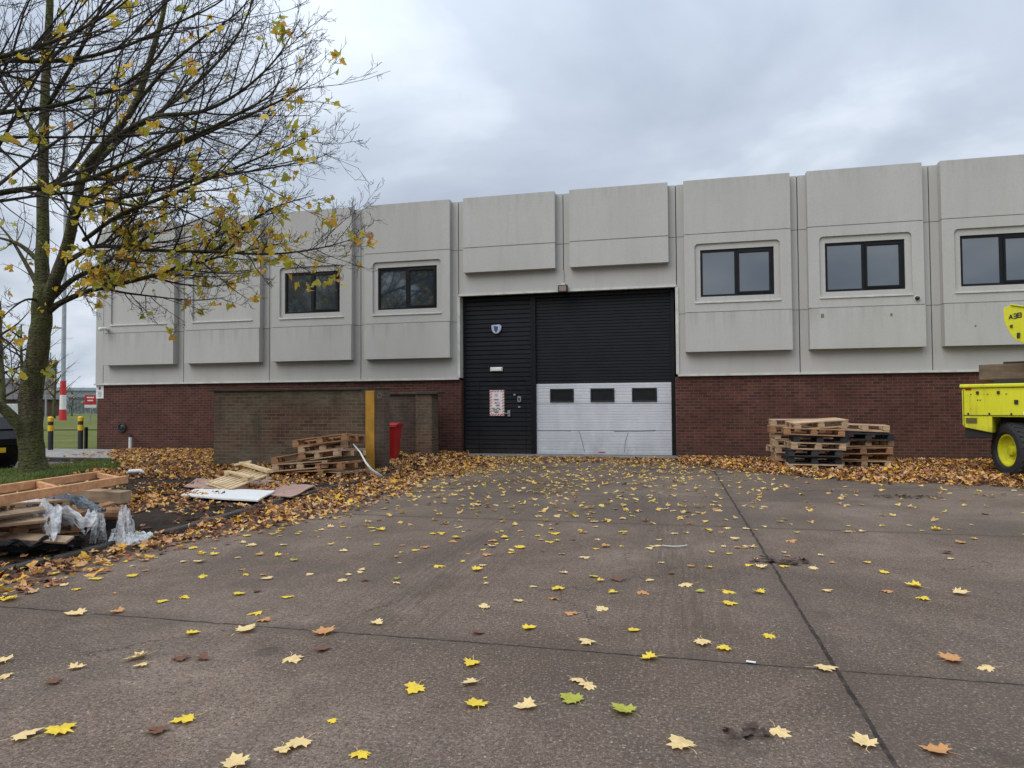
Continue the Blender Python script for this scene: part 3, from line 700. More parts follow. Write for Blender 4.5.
mb = MB(); mb.tube([(-.22, .34, .93), (-.22, .42, .95), (.22, .42, .95), (.22, .34, .93)], .015, 6); mb.build('handle', MAT['red_plastic'], bn)

# ================================================================ PALLETS
def build_pallet(name_mat, boards=7, L_=1.2, D_=.8, broken=False):
    t = bpy.data.objects.new('pallet', None); C.objects.link(t); t.empty_display_size = .2
    rr = random.Random(boards*7+int(L_*100)); m = MAT[name_mat]
    mb = MB(); bw = D_/boards*.74
    for k in range(boards):
        if broken and k == 2: continue
        yc = -D_/2+bw/2+(D_-bw)*k/(boards-1)
        mb.box(-L_/2+rr.uniform(-.008, .008), L_/2+rr.uniform(-.008, .008), yc-bw/2, yc+bw/2, .122, .144, mat=Matrix.Rotation(rr.uniform(-.006, .006), 4, 'Z'))
    mb.build('top_deck', m, t, bevel=.003)
    for x in (-L_/2+.06, 0, L_/2-.06):
        mb = MB(); mb.box(x-.05, x+.05, -D_/2, D_/2, .100, .1215); mb.build('stringer', m, t, bevel=.003)
    for x in (-L_/2+.065, 0, L_/2-.065):
        for y in (-D_/2+.05, 0, D_/2-.05):
            mb = MB(); mb.box(x-.065, x+.065, y-.048, y+.048, .0225, .0995); mb.build('block', m, t, bevel=.004)
    for y in (-D_/2+.05, 0, D_/2-.05):
        mb = MB(); mb.box(-L_/2, L_/2, y-.048, y+.048, 0, .022); mb.build('base_board', m, t, bevel=.003)
    return t
proto = {}
def pallet(kind, loc, rz, label, group, tilt=(0, 0), flip=False):
    if kind not in proto:
        mt, bo, l_, d_, br = {'old': ('pal_old', 7, 1.05, .85, False), 'dark': ('pal_dark', 5, 1.02, .9, False), 'brown': ('pal_brown', 6, 1.15, .9, True), 'short': ('pal_old', 5, .95, .8, True)}[kind]
        proto[kind] = build_pallet(mt, bo, l_, d_, br); o = proto[kind]
    else: o = copy_tree(proto[kind])
    o.location = loc; o.rotation_euler = (tilt[0]+(math.pi if flip else 0), tilt[1], rz); tag(o, label, 'pallet', group)
    return o
ORD = ['bottom', 'second from the bottom', 'third from the bottom', 'fourth from the bottom', 'fifth from the bottom', 'sixth from the bottom', 'top', 'extra top']
def stack(cx, cy, kinds, rz, gname, where, jit=.03, h=.146, base=0.0, tilts=None):
    for k, kd in enumerate(kinds):
        colr = {'old': 'pale weathered', 'dark': 'black', 'brown': 'brown', 'short': 'pale short'}[kd]
        pos_ = 'top' if k == len(kinds)-1 else ORD[k]
        tl = tilts[k] if tilts else (random.uniform(-.008, .008), random.uniform(-.008, .008))
        pallet(kd, (cx+random.uniform(-jit, jit), cy+random.uniform(-jit, jit), base+k*h), rz+random.uniform(-.11, .11),
               f'{colr} pallet, {pos_} of the {where}', gname, tl)
G1 = 'pallets stacked against the right brick wall'
stack(20.58, -1.60, ['brown', 'short', 'old', 'old', 'old', 'brown', 'old'], R(2), G1, 'rear left stack', .05, .152)
stack(20.76, -2.85, ['old', 'dark', 'dark', 'old', 'dark', 'brown'], R(-3), G1, 'front middle stack', .06, .147, .02, [(0, 0), (.01, .02), (-.02, .0), (.0, .02), (.02, -.025), (.0, .03)])
stack(21.92, -1.85, ['old', 'brown', 'brown', 'old', 'dark'], R(3), G1, 'right hand stack', .06, .150, .02, [(0, 0), (.0, .015), (.02, -.02), (0, -.01), (.01, .02)])
pallet('old', (20.80, -2.85, .915), R(4), 'thin pale pallet lying tilted across the top of the front middle stack', G1, (R(2), R(-4)))
pallet('short', (21.97, -1.85, .945), R(-9), 'upturned pale pallet with blocks showing on top of the right hand stack', G1, (0, R(2)), True)
G2 = 'pallets heaped by the mossy brick wall'
for k, (kd, dx, dy, z, rz, tl, lab) in enumerate([
    ('old', 0.55, -.15, .03, 8, (0, 0), 'dark damp pallet at the bottom of the crooked heap'),
    ('brown', -.05, -.30, .04, 30, (0, -2), 'half buried brown pallet at the left foot of the crooked heap'),
    ('brown', .50, -.20, .18, 14, (-1, -4), 'greyish pallet second from the bottom of the crooked heap'),
    ('old', -.02, -.34, .19, 42, (-3, -4), 'pale pallet at the front left of the crooked heap'),
    ('brown', -.10, -.20, .36, 48, (-4, -9), 'brown pallet sticking out to the left in the crooked heap'),
    ('old', .46, -.16, .38, 12, (-3, -8), 'pale pallet under the top right of the crooked heap'),
    ('short', .34, -.10, .53, 40, (-4, -8), 'orange brown pallet near the top of the crooked heap'),
    ('brown', .40, -.10, .655, 26, (-5, -7), 'topmost brown pallet of the crooked heap by the mossy wall')]):
    pallet(kd, (10.80+dx, -5.85+dy, z), R(rz-24), lab, G2, (R(tl[0]), R(tl[1])))
# pale plastic strap hanging from the heap
p0 = at_y(353, 444, -6.15); pts = [p0, at_y(360, 452, -6.3), at_y(366, 463, -6.4), at_y(372, 470, -6.5), at_z(381, 477, .03)]
mb = MB(); mb.tube(pts, [.012, .016, .018, .022, .05], 6); tag(mb.build('plastic_strap', MAT['white_plastic'], smooth=True), 'pale plastic strip hanging off the right side of the crooked pallet heap', 'strap')
# boards on the ground
def sheet(name, corners, z, th, mat, label, cat, warp=.02):
    c = [Vector((x, y, 0)) for x, y in corners]; n = 10; mb = MB(); vs = []
    for lay in (0, 1):
        for j in range(n+1):
            for i in range(n+1):
                u, v = i/n, j/n; p = (c[0]*(1-u)+c[1]*u)*(1-v)+(c[3]*(1-u)+c[2]*u)*v
                zz = z+warp*noise.noise(Vector((p.x*1.5, p.y*1.5, z*9)))+(th if lay else 0); vs.append((p.x, p.y, zz))
    fs = []; s_ = (n+1)**2
    for j in range(n):
        for i in range(n):
            a = j*(n+1)+i; q = (a, a+1, a+n+2, a+n+1); fs.append(q[::-1]); fs.append(tuple(k+s_ for k in q))
    def edge(a, b): fs.append((a, b, b+s_, a+s_))
    for i in range(n): edge(i, i+1); edge(n*(n+1)+i+1, n*(n+1)+i); edge((i+1)*(n+1), i*(n+1)); edge(i*(n+1)+n, (i+1)*(n+1)+n)
    mb.add(vs, fs); o = mb.build(name, mat); tag(o, label, cat); return o
def zc(px, py, z=.09): v = at_z(px, py, z); return (v.x, v.y)
sheet('board', [zc(265, 480), zc(315, 486), zc(291, 497.5), zc(222, 488)], .085, .014, MAT['cardboard'], 'pinkish brown board lying right of the light broken pallet', 'board')
sheet('board', [zc(197, 479), zc(238, 482), zc(225, 490), zc(184, 487)], .085, .014, MAT['cardboard'], 'pinkish brown board lying left of the light broken pallet', 'board')
sheet('board', [zc(181, 497), zc(195, 490.5), zc(275, 492), zc(258, 502.5)], .10, .022, MAT['scrap'], 'scuffed white board lying flat in front of the light broken pallet', 'board', .012)
# broken light pallet
bp = thing('broken_pallet', 'light new broken pallet lying slatted side up on the brown boards', 'pallet', (0, 0, 0), group=None)
c0 = at_z(208, 482, .16); c1 = at_z(232, 489.5, .14); c2 = at_z(270, 475, .30)
ux = (c1-c0); vy = (c2-c1); mb = MB()
for k in range(7):
    a = c0+ux*((k+.08)/7); b = c0+ux*((k+.66)/7)
    mb.bar((a+b)/2, (a+b)/2+vy, (b-a).length, .02)
mb.build('deck', MAT['pal_new'], bp, bevel=.003)
mb = MB(); mb.bar(c0+vy*.5+Vector((0, 0, .07)), c1+vy*.5+Vector((0, 0, .08)), .09, .03); mb.bar(c0+vy*.02+Vector((0, 0, -.03)), c1+vy*.02+Vector((0, 0, -.03)), .09, .022); mb.bar(c0+vy*.98+Vector((0, 0, -.05)), c1+vy*.98+Vector((0, 0, -.05)), .09, .03)
mb.build('cross_board', MAT['pal_new'], bp, bevel=.003)
for f_ in (.1, .85):
    mb = MB(); q = c0+ux*f_+vy*.5; mb.box(q.x-.05, q.x+.05, q.y-.06, q.y+.06, q.z+.01, q.z+.065+.01); mb.build('block', MAT['pal_new'], bp, bevel=.004)
mb = MB(); mb.bar(c0+vy*.92+Vector((0, 0, .12)), c1+vy*1.0+Vector((0, 0, .06)), .10, .05); mb.bar(c0+vy*.72+Vector((0, 0, .13)), c0+vy*1.05+ux*.2+Vector((0, 0, .14)), .08, .04); mb.build('loose_runner', MAT['pal_new'], bp, bevel=.004)

# ================================================================ SCRAP HEAP, lower left
G3 = None
def zp(px, py, z): return at_z(px, py, z)
# long ladder-like pine frame
fr = thing('timber_frame', 'long orange pine frame like a ladder laid over the scrap heap', 'timber frame')
A0 = zp(125, 479.5, .60); A1 = zp(-2, 500.5, .60); dA = (A1-A0).normalized(); A1 = A0+dA*2.9
B0 = zp(100, 474.5, .60); B0 = A0+(B0-A0); dB = dA; B1 = B0+dB*2.9
for nm, a, b in (('near_rail', A0, A1), ('far_rail', B0, B1)):
    mb = MB(); mb.bar(a-dA*.02, b, .055, .085); mb.build('rail', MAT['pine'], fr, bevel=.004)
sd2 = (A0-B0).normalized()
for d_ in (.05, .98, 1.9, 2.8):
    mb = MB(); mb.bar(B0+dA*d_+sd2*.03, A0+dA*d_-sd2*.03, .05, .06); mb.build('cross_piece', MAT['pine'], fr, bevel=.004)
# thick old beam under it
a = zp(62, 494, .46); b = zp(126, 497, .44)
mb = MB(); mb.bar(a, b, .17, .13); tag(mb.build('beam', MAT['old_timber'], bevel=.008), 'thick old sawn beam end sticking out under the orange pine frame', 'beam')
a = zp(60, 512, .27); b = zp(123, 514, .27)
mb = MB(); mb.tube([a, b], .075, 12); tag(mb.build('log', MAT['pal_brown']), 'dark round log end below the old beam in the scrap heap', 'log')
# pallets forming the heap
G4 = 'broken pallets under the scrap heap'
for k, (px, py, z, rz, tl, kd, lab) in enumerate([(12, 552, .04, 78, (0, 0), 'brown', 'rotten brown pallet at the bottom of the scrap heap'), (20, 535, .19, 70, (2, 3), 'brown', 'brown pallet in the middle of the scrap heap'), (10, 520, .36, 82, (-2, 4), 'old', 'greyish pallet just under the pine frame on the scrap heap')]):
    q = zp(px, py, z); pallet(kd, (q.x-.35, q.y+.1, q.z), R(rz), lab, G4, (R(tl[0]), R(tl[1])))
q = zp(75, 528, .12)
pallet('dark', (q.x-.45, q.y+.15, .05), R(60), 'black pallet lying behind the plastic film in the scrap heap', G4, (R(3), R(-3)))
def drape(name, top, bot, mat, label, seed=0, amp=.05, nx=40, ny=34, belly=.08):
    rr = seed*13.7; mb = MB(); vs = []; fs = []
    T = [Vector(p) for p in top]; B = [Vector(p) for p in bot]
    def samp(P, u):
        f_ = u*(len(P)-1); i = min(int(f_), len(P)-2); return P[i].lerp(P[i+1], f_-i)
    for j in range(ny+1):
        v = j/ny
        for i in range(nx+1):
            u = i/nx; p = samp(T, u).lerp(samp(B, u+.10*v*noise.noise(Vector((u*4, rr, 2)))*1.0 if 0 < u < 1 else u), v)
            fold = noise.noise(Vector((u*4.5, v*2.2, rr)))+.35*noise.noise(Vector((u*10, v*5, rr+5)))
            p = p+Vector((1, -.6, 0))*amp*1.3*fold*(.35+.65*v)+Vector((.5, -.5, 0))*belly*math.sin(math.pi*v)+Vector((0, 0, 1))*(.07*noise.noise(Vector((u*7, v*7, rr+9))))
            vs.append(tuple(p))
    for j in range(ny):
        for i in range(nx):
            if noise.noise(Vector((i*.2, j*.2, rr+20)))+.5*max(0, j/ny-.75) > .36 and j > ny*.4: continue
            a = j*(nx+1)+i; fs.append((a, a+1, a+nx+2, a+nx+1))
    mb.add(vs, fs); o = mb.build(name, mat, smooth=True)
    so = o.modifiers.new('thickness', 'SOLIDIFY'); so.thickness = .003
    tag(o, label, 'plastic film'); return o
drape('plastic_film', [zp(20, 503, .50), zp(36, 497, .54), zp(50, 500, .52), zp(62, 505, .48)], [zp(40, 520, .32), zp(46, 535, .22), zp(52, 541, .2), zp(62, 528, .28)], MAT['film'], 'crumpled white plastic film hanging in a ragged tongue under the pine frame', 1)
drape('plastic_film', [zp(48, 506, .46), zp(66, 508, .42), zp(85, 514, .38), zp(96, 512, .38)], [zp(48, 514, .34), zp(66, 524, .26), zp(82, 531, .22), zp(98, 522, .30)], MAT['film'], 'white plastic film bunched along the middle of the scrap heap', 2, .04)
drape('plastic_film', [zp(94, 511, .38), zp(99, 510, .38), zp(104, 514, .34)], [zp(89, 544, .04), zp(99, 540, .08), zp(107, 543, .04)], MAT['film'], 'narrow strip of white film hanging to the kerb near the middle of the heap', 3, .05)
drape('plastic_film', [zp(121, 509, .40), zp(124, 506, .43), zp(129, 508, .40)], [zp(112, 545, .03), zp(124, 546, .05), zp(139, 541, .07)], MAT['film'], 'white film hanging off the beam at the right tip of the heap', 4, .075, belly=.02)
drape('plastic_film', [zp(112, 530, .12), zp(126, 533, .10), zp(140, 534, .10)], [zp(108, 546, .03), zp(130, 545, .04), zp(156, 537, .095)], MAT['film'], 'low flap of white film spread onto the kerb at the right tip', 8, .05, belly=.03)
drape('plastic_film', [zp(-20, 507, .45), zp(8, 505, .47), zp(24, 503, .5)], [zp(-15, 516, .40), zp(14, 514, .38), zp(30, 516, .36)], MAT['film'], 'flat grey white film tucked under the left part of the pine frame', 5, .04)
drape('dark_sheet', [zp(44, 494, .50), zp(62, 494, .52), zp(88, 500, .48)], [zp(50, 505, .42), zp(76, 506, .42), zp(108, 510, .38)], MAT['bluefilm'], 'dark blue grey plastic sheet folded behind the white film on the heap', 6, .05)
drape('dark_sheet', [zp(-30, 540, .22), zp(30, 541, .2), zp(85, 536, .2)], [zp(-30, 556, .03), zp(34, 553, .03), zp(84, 548, .04)], MAT['binbag'], 'black plastic sheet along the foot of the scrap heap', 7, .04)
a = zp(-30, 534, .2); b = zp(70, 540, .2)
mb = MB(); mb.bar(a, b, .10, .022, up=Vector((.3, -.5, 1))); tag(mb.build('plank', MAT['old_timber'], bevel=.003), 'thin grey plank along the front of the scrap heap', 'plank')
for (a_, b_, w1, h1, mt, lb_) in (((-40, 528, .33), (52, 519, .36), .09, .03, 'pal_old', 'pale split plank lying across the middle of the scrap heap'), ((-30, 519, .42), (44, 509, .45), .12, .025, 'old_timber', 'broad grey plank just below the pine frame'), ((70, 516, .34), (112, 503, .40), .08, .03, 'pal_brown', 'short brown plank poking out under the old beam'), ((-30, 546, .12), (60, 545, .10), .08, .03, 'pal_old', 'pale plank lowest in the scrap heap')):
    a = zp(*a_); b = zp(*b_); mb = MB(); mb.bar(a, b, w1, h1, up=Vector((.1, -.25, 1))); tag(mb.build('plank', MAT[mt], bevel=.003), lb_, 'plank')
q = at_z(134, 492, .08); mb = MB(); mb.tube([q+Vector((-.18, 0, .03)), q+Vector((-.1, 0, .07)), q+Vector((.1, .05, .08)), q+Vector((.2, .05, .04))], [.015, .04, .04, .02], 10)
q2 = at_z(134, 475, .08); o = mb.build('plastic_bottle', MAT['white_plastic'], smooth=True); o.location = q2-q; tag(o, 'white crushed plastic canister among the leaves beyond the pine frame', 'canister')

# ================================================================ YELLOW MACHINE
mc = thing('boom_lift', 'bright yellow boom lift machine with one big tyre parked at the right brick wall', 'boom lift', (23.92, -4.0, 0), R(-33))
def box_round(mb, x0, x1, y0, y1, z0, z1): mb.box(x0, x1, y0, y1, z0, z1)
mb = MB(); mb.prism([(-.70, .93), (-.76, .98), (-.76, 1.66), (-.70, 1.69), (3.2, 1.69), (3.2, .40), (.75, .40), (.75, 1.14), (-.28, 1.14), (-.28, .84)], .04, 2.0); mb.build('body', MAT['yellow'], mc, bevel=.012)
mb = MB(); mb.box(-.79, 3.25, -.0, 2.04, 1.695, 1.765); mb.build('top_cover', MAT['yellow'], mc, bevel=.02)
mb = MB()
for a in ((-.752, -.285, .012, 1.155, 1.163), ): pass
mb.box(-.74, 3.2, .028, .038, 1.166, 1.176); mb.box(-.735, -.728, .03, .038, .98, 1.66); mb.box(-.32, -.312, .03, .038, 1.18, 1.22); mb.build('panel_seam', MAT['ink'], mc)
for x, z, s_ in ((-.50, 1.60, .022), (-.17, 1.60, .022), (.10, 1.42, .03), (-.66, 1.20, .014), (.02, 1.20, .014), (-.32, 1.20, .014)):
    mb = MB(); mb.box(x-s_, x+s_, .015, .038, z-s_*1.3, z+s_*1.3); mb.build('latch', MAT['black_plastic'], mc, bevel=.004)
for x, z in ((-.61, 1.57), (-.34, 1.57), (-.05, 1.57), (-.5, 1.46), (-.46, 1.46)):
    mb = MB(); mb.lathe([(0, 0), (.011, 0), (.011, .008), (0, .008)], (x, .04, z), (0, -1, 0), 8); mb.build('bolt', MAT['ink'], mc)
mb = MB(); mb.box(-.70, -.60, .026, .038, 1.655, 1.685); mb.build('reflector', MAT['tail'], mc)
for hp in ([(.30, .30, 1.13), (.26, .16, .98), (.34, .10, .86), (.42, .2, .72)], [(-.26, .5, 1.0), (-.1, .42, .9), (.1, .5, .8)]):
    mb = MB(); mb.tube(hp, .017, 6); mb.build('hose', MAT['black_plastic'], mc)
mb = MB()
for k in range(5): mb.box(-.70+k*.0, -.52, .028, .038, 1.02+k*.022, 1.03+k*.022)
mb.build('vent_slots', MAT['ink'], mc)
mb = MB(); mb.box(.20, .30, .012, .038, 1.17, 1.23); mb.build('lamp', MAT['white'], mc, bevel=.008)
mb = MB(); mb.box(-.735, -.30, .12, 1.9, .74, .925); mb.box(-.30, 3.1, .85, 1.25, .36, .80); mb.box(-.30, 3.1, .75, 1.35, .80, 1.135); mb.build('chassis', MAT['black_plastic'], mc, bevel=.01)
def wheel(x, y, ang, lab=None):
    R_, wd = .515, .34
    ax = Vector((math.sin(ang), -math.cos(ang), 0))
    wh = bpy.data.objects.new('wheel', None); C.objects.link(wh); wh.parent = mc; wh.location = (x, y, R_)
    mb = MB(); h = wd/2
    mb.lathe([(.30, -h*.75), (.34, -h), (.44, -h), (.49, -h*.85), (R_, -h*.6), (R_, h*.6), (.49, h*.85), (.44, h), (.34, h), (.30, h*.75)], (0, 0, 0), ax, 56)
    a0 = ax.orthogonal().normalized(); b0_ = ax.cross(a0)
    for k in range(28):
        t = 2*math.pi*k/28
        for sgn in (-1, 1):
            d = a0*math.cos(t+sgn*.06)+b0_*math.sin(t+sgn*.06); tt = ax.cross(d)
            mb.bar(d*(R_-.004)+ax*(sgn*.02), d*(R_-.012)+ax*(sgn*h*.82)+tt*.05*sgn, .045, .03, up=d)
    mb.build('tyre', MAT['tyre'], wh)
    mb = MB(); mb.lathe([(.305, h*.72), (.30, h*.80), (.275, h*.78), (.262, h*.35), (.20, h*.20), (.17, h*.10), (.10, h*.10), (.09, h*.5), (.06, h*.55), (0, h*.55)], (0, 0, 0), ax, 40)
    for k in range(8):
        t = 2*math.pi*k/8; d = a0*math.cos(t)+b0_*math.sin(t); mb.lathe([(0, .02), (.014, .02), (.014, 0)], d*.135+ax*(h*.12), ax, 6)
    mb.build('rim', MAT['rim_yellow'], wh, smooth=False)
    return wh
wheel(0.02, .25, R(-50)); wheel(2.45, .22, 0); wheel(2.45, 1.8, 0); wheel(0.05, 1.85, R(-45))
mb = MB(); mb.box(-.60, .9, .65, 1.0, 1.86, 2.16, mat=Matrix.Rotation(R(0), 4, 'Y')); mb.build('packing_timber', MAT['pack'], mc, bevel=.01)
mb = MB(); mb.box(-.35, .85, .62, 1.03, 1.768, 1.858); mb.box(-.2, .9, .67, .98, 2.163, 2.20); mb.build('clamp_plate', MAT['black_plastic'], mc)
# boom head: rounded yellow plate with its number
poly = [(-.045, 3.17), (.06, 3.215), (.16, 3.20), (.55, 3.08), (1.6, 2.9), (1.6, 2.42), (.5, 2.45), (.24, 2.50), (.13, 2.55), (.055, 2.66), (-.02, 2.84), (-.045, 2.95)]
mb = MB(); mb.prism(poly, .0, .05); mb.prism(poly, .42, .47); mb.build('boom_head', MAT['yellow'], mc, bevel=.006)
mb = MB(); mb.box(.15, 1.6, .052, .418, 2.56, 3.02); mb.box(.02, .2, .052, .418, 3.04, 3.14); mb.build('boom_arm', MAT['yellow'], mc, bevel=.01)
mb = MB(); mb.bar((.06, -.008, 3.222), (.55, -.008, 3.088), .05, .02); mb.build('head_flange', MAT['yellow'], mc, bevel=.004)
def glyph(mb, ch, x, z, h, y, t=.016):
    w_ = h*.62; seg = {'a': ((0, h), (w_, h)), 'g': ((0, h/2), (w_, h/2)), 'd': ((0, 0), (w_, 0)), 'f': ((0, h/2), (0, h)), 'b': ((w_, h/2), (w_, h)), 'e': ((0, 0), (0, h/2)), 'c': ((w_, 0), (w_, h/2)),
        '/': ((0, 0), (w_*.5, h)), '\\': ((w_*.5, h), (w_, 0)), '-': ((w_*.2, h*.35), (w_*.8, h*.35))}
    for s_ in {'A': '/\\-', '3': 'abgcd', '8': 'abcdefg'}[ch]:
        (a, b), (c_, d_) = seg[s_]; mb.bar((x+a, y, z+b), (x+c_, y, z+d_), .006, t, up=Vector((0, 1, 0)).cross(Vector((c_-a, 0, d_-b))).normalized())
mb = MB()
for k, ch in enumerate('A38'): glyph(mb, ch, .035+k*.066, 2.955+k*.010, .080, -.005, .018)
mb.build('number_marking', MAT['ink'], mc)
mb = MB(); mb.prism([(.045, 2.80), (.085, 2.80), (.085, 2.85), (.045, 2.84)], -.03, -.001); mb.prism([(.145, 2.60), (.185, 2.60), (.195, 2.69), (.15, 2.69)], -.03, -.001); mb.build('pivot_pin', MAT['black_plastic'], mc)
mb = MB(); mb.box(1.2, 1.5, .8, 1.2, 1.765, 2.5); mb.build('boom_post', MAT['yellow'], mc, bevel=.01)

# ================================================================ LEFT BACKGROUND
# black estate car behind the trunk
cr = thing('parked_car', 'black car with yellow rear number plate behind the maple trunk', 'car', (1.07, -5.96, -.01), R(171))
CW = .86
prof = [(-2.1, .30), (-2.16, .50), (-2.14, .74), (-2.02, .92), (-1.78, 1.22), (-1.45, 1.36), (-.2, 1.41), (.55, 1.33), (1.05, .98), (1.75, .88), (2.12, .72), (2.16, .42), (2.1, .26)]
def loft(prof, ws):
    mb = MB(); n = len(prof); vs = []
    for wf, yo in ws:
        for x, z in prof:
            k = max(0, (z-.9)/.5); vs.append((x*(1-(1-wf)*.5), (CW-.17*k)*yo, z))
    fs = []
    for r_ in range(len(ws)-1):
        for i in range(n): fs.append((r_*n+i, r_*n+(i+1) % n, (r_+1)*n+(i+1) % n, (r_+1)*n+i))
    fs.append(tuple(range(n))); fs.append(tuple((len(ws)-1)*n+i for i in range(n))[::-1]); mb.add(vs, fs); return mb
mb = loft(prof, [(.93, -1), (.985, -.93), (1, -.6), (1, 0), (1, .6), (.985, .93), (.93, 1)])
mb.build('body', MAT['car_paint'], cr, bevel=.02)
mb = MB(); mb.add([(-2.035, -.62, .96), (-2.035, .62, .96), (-1.80, .56, 1.23), (-1.80, -.56, 1.23)], [(0, 1, 2, 3)]); mb.build('rear_window', MAT['dark_pane'], cr)
mb = MB(); mb.box(-2.19, -2.165, -.26, .26, .44, .55); mb.build('number_plate', MAT['plate'], cr)
for s_ in (-1, 1):
    mb = MB(); mb.box(-2.17, -2.02, s_*.70-.10, s_*.70+.10, .70, .82); mb.build('tail_light', MAT['tail'], cr, bevel=.02)
    for x in (-1.35, 1.35):
        mb = MB(); mb.lathe([(0, .0), (.2, 0), (.31, .0), (.33, .03), (.33, .19), (.31, .21), (0, .21)], (x, s_*.87-(.0 if s_ < 0 else .0), .33), (0, -s_, 0), 26); wh = mb.build('wheel', MAT['tyre'], cr)
        mb = MB(); mb.lathe([(0, .02), (.2, .0), (.2, -.01), (0, -.012)], (x, s_*.875, .33), (0, -s_, 0), 20); mb.build('hub_cap', MAT['steel'], wh)
mb = MB(); mb.box(-2.20, -2.0, -.78, .78, .60, .625); mb.build('chrome_strip', MAT['frame'], cr)
def bollard(x, y, lab):
    t = thing('bollard', lab, 'bollard', (x, y, .085), group='black and yellow bollards by the pavement')
    mb = MB(); mb.lathe([(.075, 0), (.075, .60), (0, .60)], (0, 0, 0), (0, 0, 1), 16); mb.lathe([(.0751, .78), (.0751, .90)], (0, 0, 0), (0, 0, 1), 16); mb.build('post', MAT['ink'], t)
    for a, b in ((.60, .78), (.90, 1.02)):
        mb = MB(); mb.lathe([(.083, a), (.083, b), (.06, b+.03 if b > 1 else b), (0, b+.04 if b > 1 else b)], (0, 0, 0), (0, 0, 1), 16); mb.build('yellow_band', MAT['bollard_yellow'], t)
bollard(-1.43, -.56, 'black bollard with two yellow bands, the one nearer the tree trunk'); bollard(-.80, -.05, 'black bollard with two yellow bands, the one nearer the brick corner')
t = thing('low_rail', 'thin dark knee rail beyond the two bollards', 'rail', (0, 0, 0))
mb = MB(); mb.tube([(-6, 1.6, .62), (-.5, 2.2, .62)], .018, 6)
mb.build('rail', MAT['frame'], t)
for x in (-.55, -2.6, -4.6):
    mb = MB(); mb.box(x-.04, x+.04, 2.15+(x+.5)*.11, 2.23+(x+.5)*.11, -.05, .72); mb.build('rail_post', MAT['frame'], t)
# red and white mast
g0 = Vector((-49.3, 45.3, 0)); dep = (g0-CAM).dot(_f); k_ = dep/F_PX
t = thing('lighting_mast', 'tall grey mast with red and white banded foot on the grass', 'mast', g0)
def seg(z0, z1, r0, r1, mat, nm):
    mb = MB(); mb.lathe([(0, z0), (r0, z0), (r1, z1), (0, z1)], (0, 0, 0), (0, 0, 1), 16); mb.build(nm, mat, t)
u_ = k_; H0 = lambda py: (420-py)*u_
seg(-.1, H0(409.5), 3.6*u_, 3.0*u_, MAT['red'], 'red_band'); seg(H0(409.5), H0(395), 2.95*u_, 2.8*u_, MAT['white'], 'white_band'); seg(H0(395), H0(381), 2.8*u_, 2.6*u_, MAT['red'], 'red_band'); seg(H0(381), H0(120), 2.1*u_, 1.4*u_, worn('mast_grey', (.30, .32, .35), .15, .5), 'shaft')
# boundary fence of steel pales
fc = thing('palisade_fence', 'long grey steel palisade fence across the far side of the grass', 'fence')
Pf0 = Vector((-230, 62, 0)); Pf1 = Vector((40, 110, 0)); d = (Pf1-Pf0).normalized(); L_ = (Pf1-Pf0).length
mb = MB(); s_ = 0
while s_ < L_:
    q = Pf0+d*s_; mb.bar(q, q+Vector((0, 0, 2.7)), .14, .03, up=d); s_ += .27
mb.build('pales', MAT['fence_steel'], fc)
mb = MB(); mb.bar(Pf0+Vector((0, .1, .6)), Pf1+Vector((0, .1, .6)), .06, .1); mb.bar(Pf0+Vector((0, .1, 2.2)), Pf1+Vector((0, .1, 2.2)), .06, .1); mb.build('rails', MAT['fence_steel'], fc)
def far(px, py_base, dist):          # ground point in a pixel direction at a distance
    r_ = ray(px, 400); q = CAM+r_*dist; return Vector((q.x, q.y, 0))
def facing(q): v = CAM-q; return math.atan2(v.y, v.x)+math.pi/2
# brick shed with tiled roof
q = far(16, 0, 112); hs = thing('brick_shed', 'low brown brick building with a tiled gable roof beyond the fence', 'building', q, facing(q)+R(28))
mb = MB(); mb.box(-16, 7, 0, 9, 0, 2.9); mb.prism([(0, 2.9), (9, 2.9), (4.5, 6.1)], 6.75, 7.0, mat=Matrix(((0, 1, 0, 0), (1, 0, 0, 0), (0, 0, 1, 0), (0, 0, 0, 1)))); mb.build('wall', MAT['brick_far'], hs)
mb = MB(); mb.add([(-16.4, -.4, 2.65), (7.2, -.4, 2.65), (7.2, 4.5, 6.2), (-16.4, 4.5, 6.2), (-16.4, 9.4, 2.65), (7.2, 9.4, 2.65)], [(0, 1, 2, 3), (3, 2, 5, 4)]); o = mb.build('roof', MAT['roof_brown'], hs); so = o.modifiers.new('thickness', 'SOLIDIFY'); so.thickness = .2; so.offset = 1
for x in (-12, -6, 0):
    mb = MB(); mb.box(x, x+1.6, -.05, .02, 1.0, 2.2); mb.build('window', MAT['glass'], hs)
# control tower
q = far(50, 0, 330); tw = thing('control_tower', 'grey control tower on a narrow stem far behind the fence', 'tower', q)
s_ = 330/F_PX
mb = MB(); mb.lathe([(4*s_, 0), (3.2*s_, 34*s_), (0, 34*s_)], (0, 0, 0), (0, 0, 1), 12); mb.build('stem', MAT['tower'], tw)
mb = MB(); mb.lathe([(3.2*s_, 33*s_), (6*s_, 39*s_), (6*s_, 42*s_), (0, 42*s_)], (0, 0, 0), (0, 0, 1), 12); mb.build('gallery', worn('tower_pale', (.25, .26, .28), .1), tw)
mb = MB(); mb.lathe([(5.0*s_, 42*s_), (6.6*s_, 48*s_), (0, 48*s_)], (0, 0, 0), (0, 0, 1), 12); mb.build('cab_glass', MAT['glass'], tw)
mb = MB(); mb.lathe([(7.2*s_, 48*s_), (6.4*s_, 50*s_), (0, 51*s_)], (0, 0, 0), (0, 0, 1), 12); mb.tube([(0, 0, 50*s_), (0, 0, 58*s_)], .25, 5); mb.build('roof', MAT['tower'], tw)
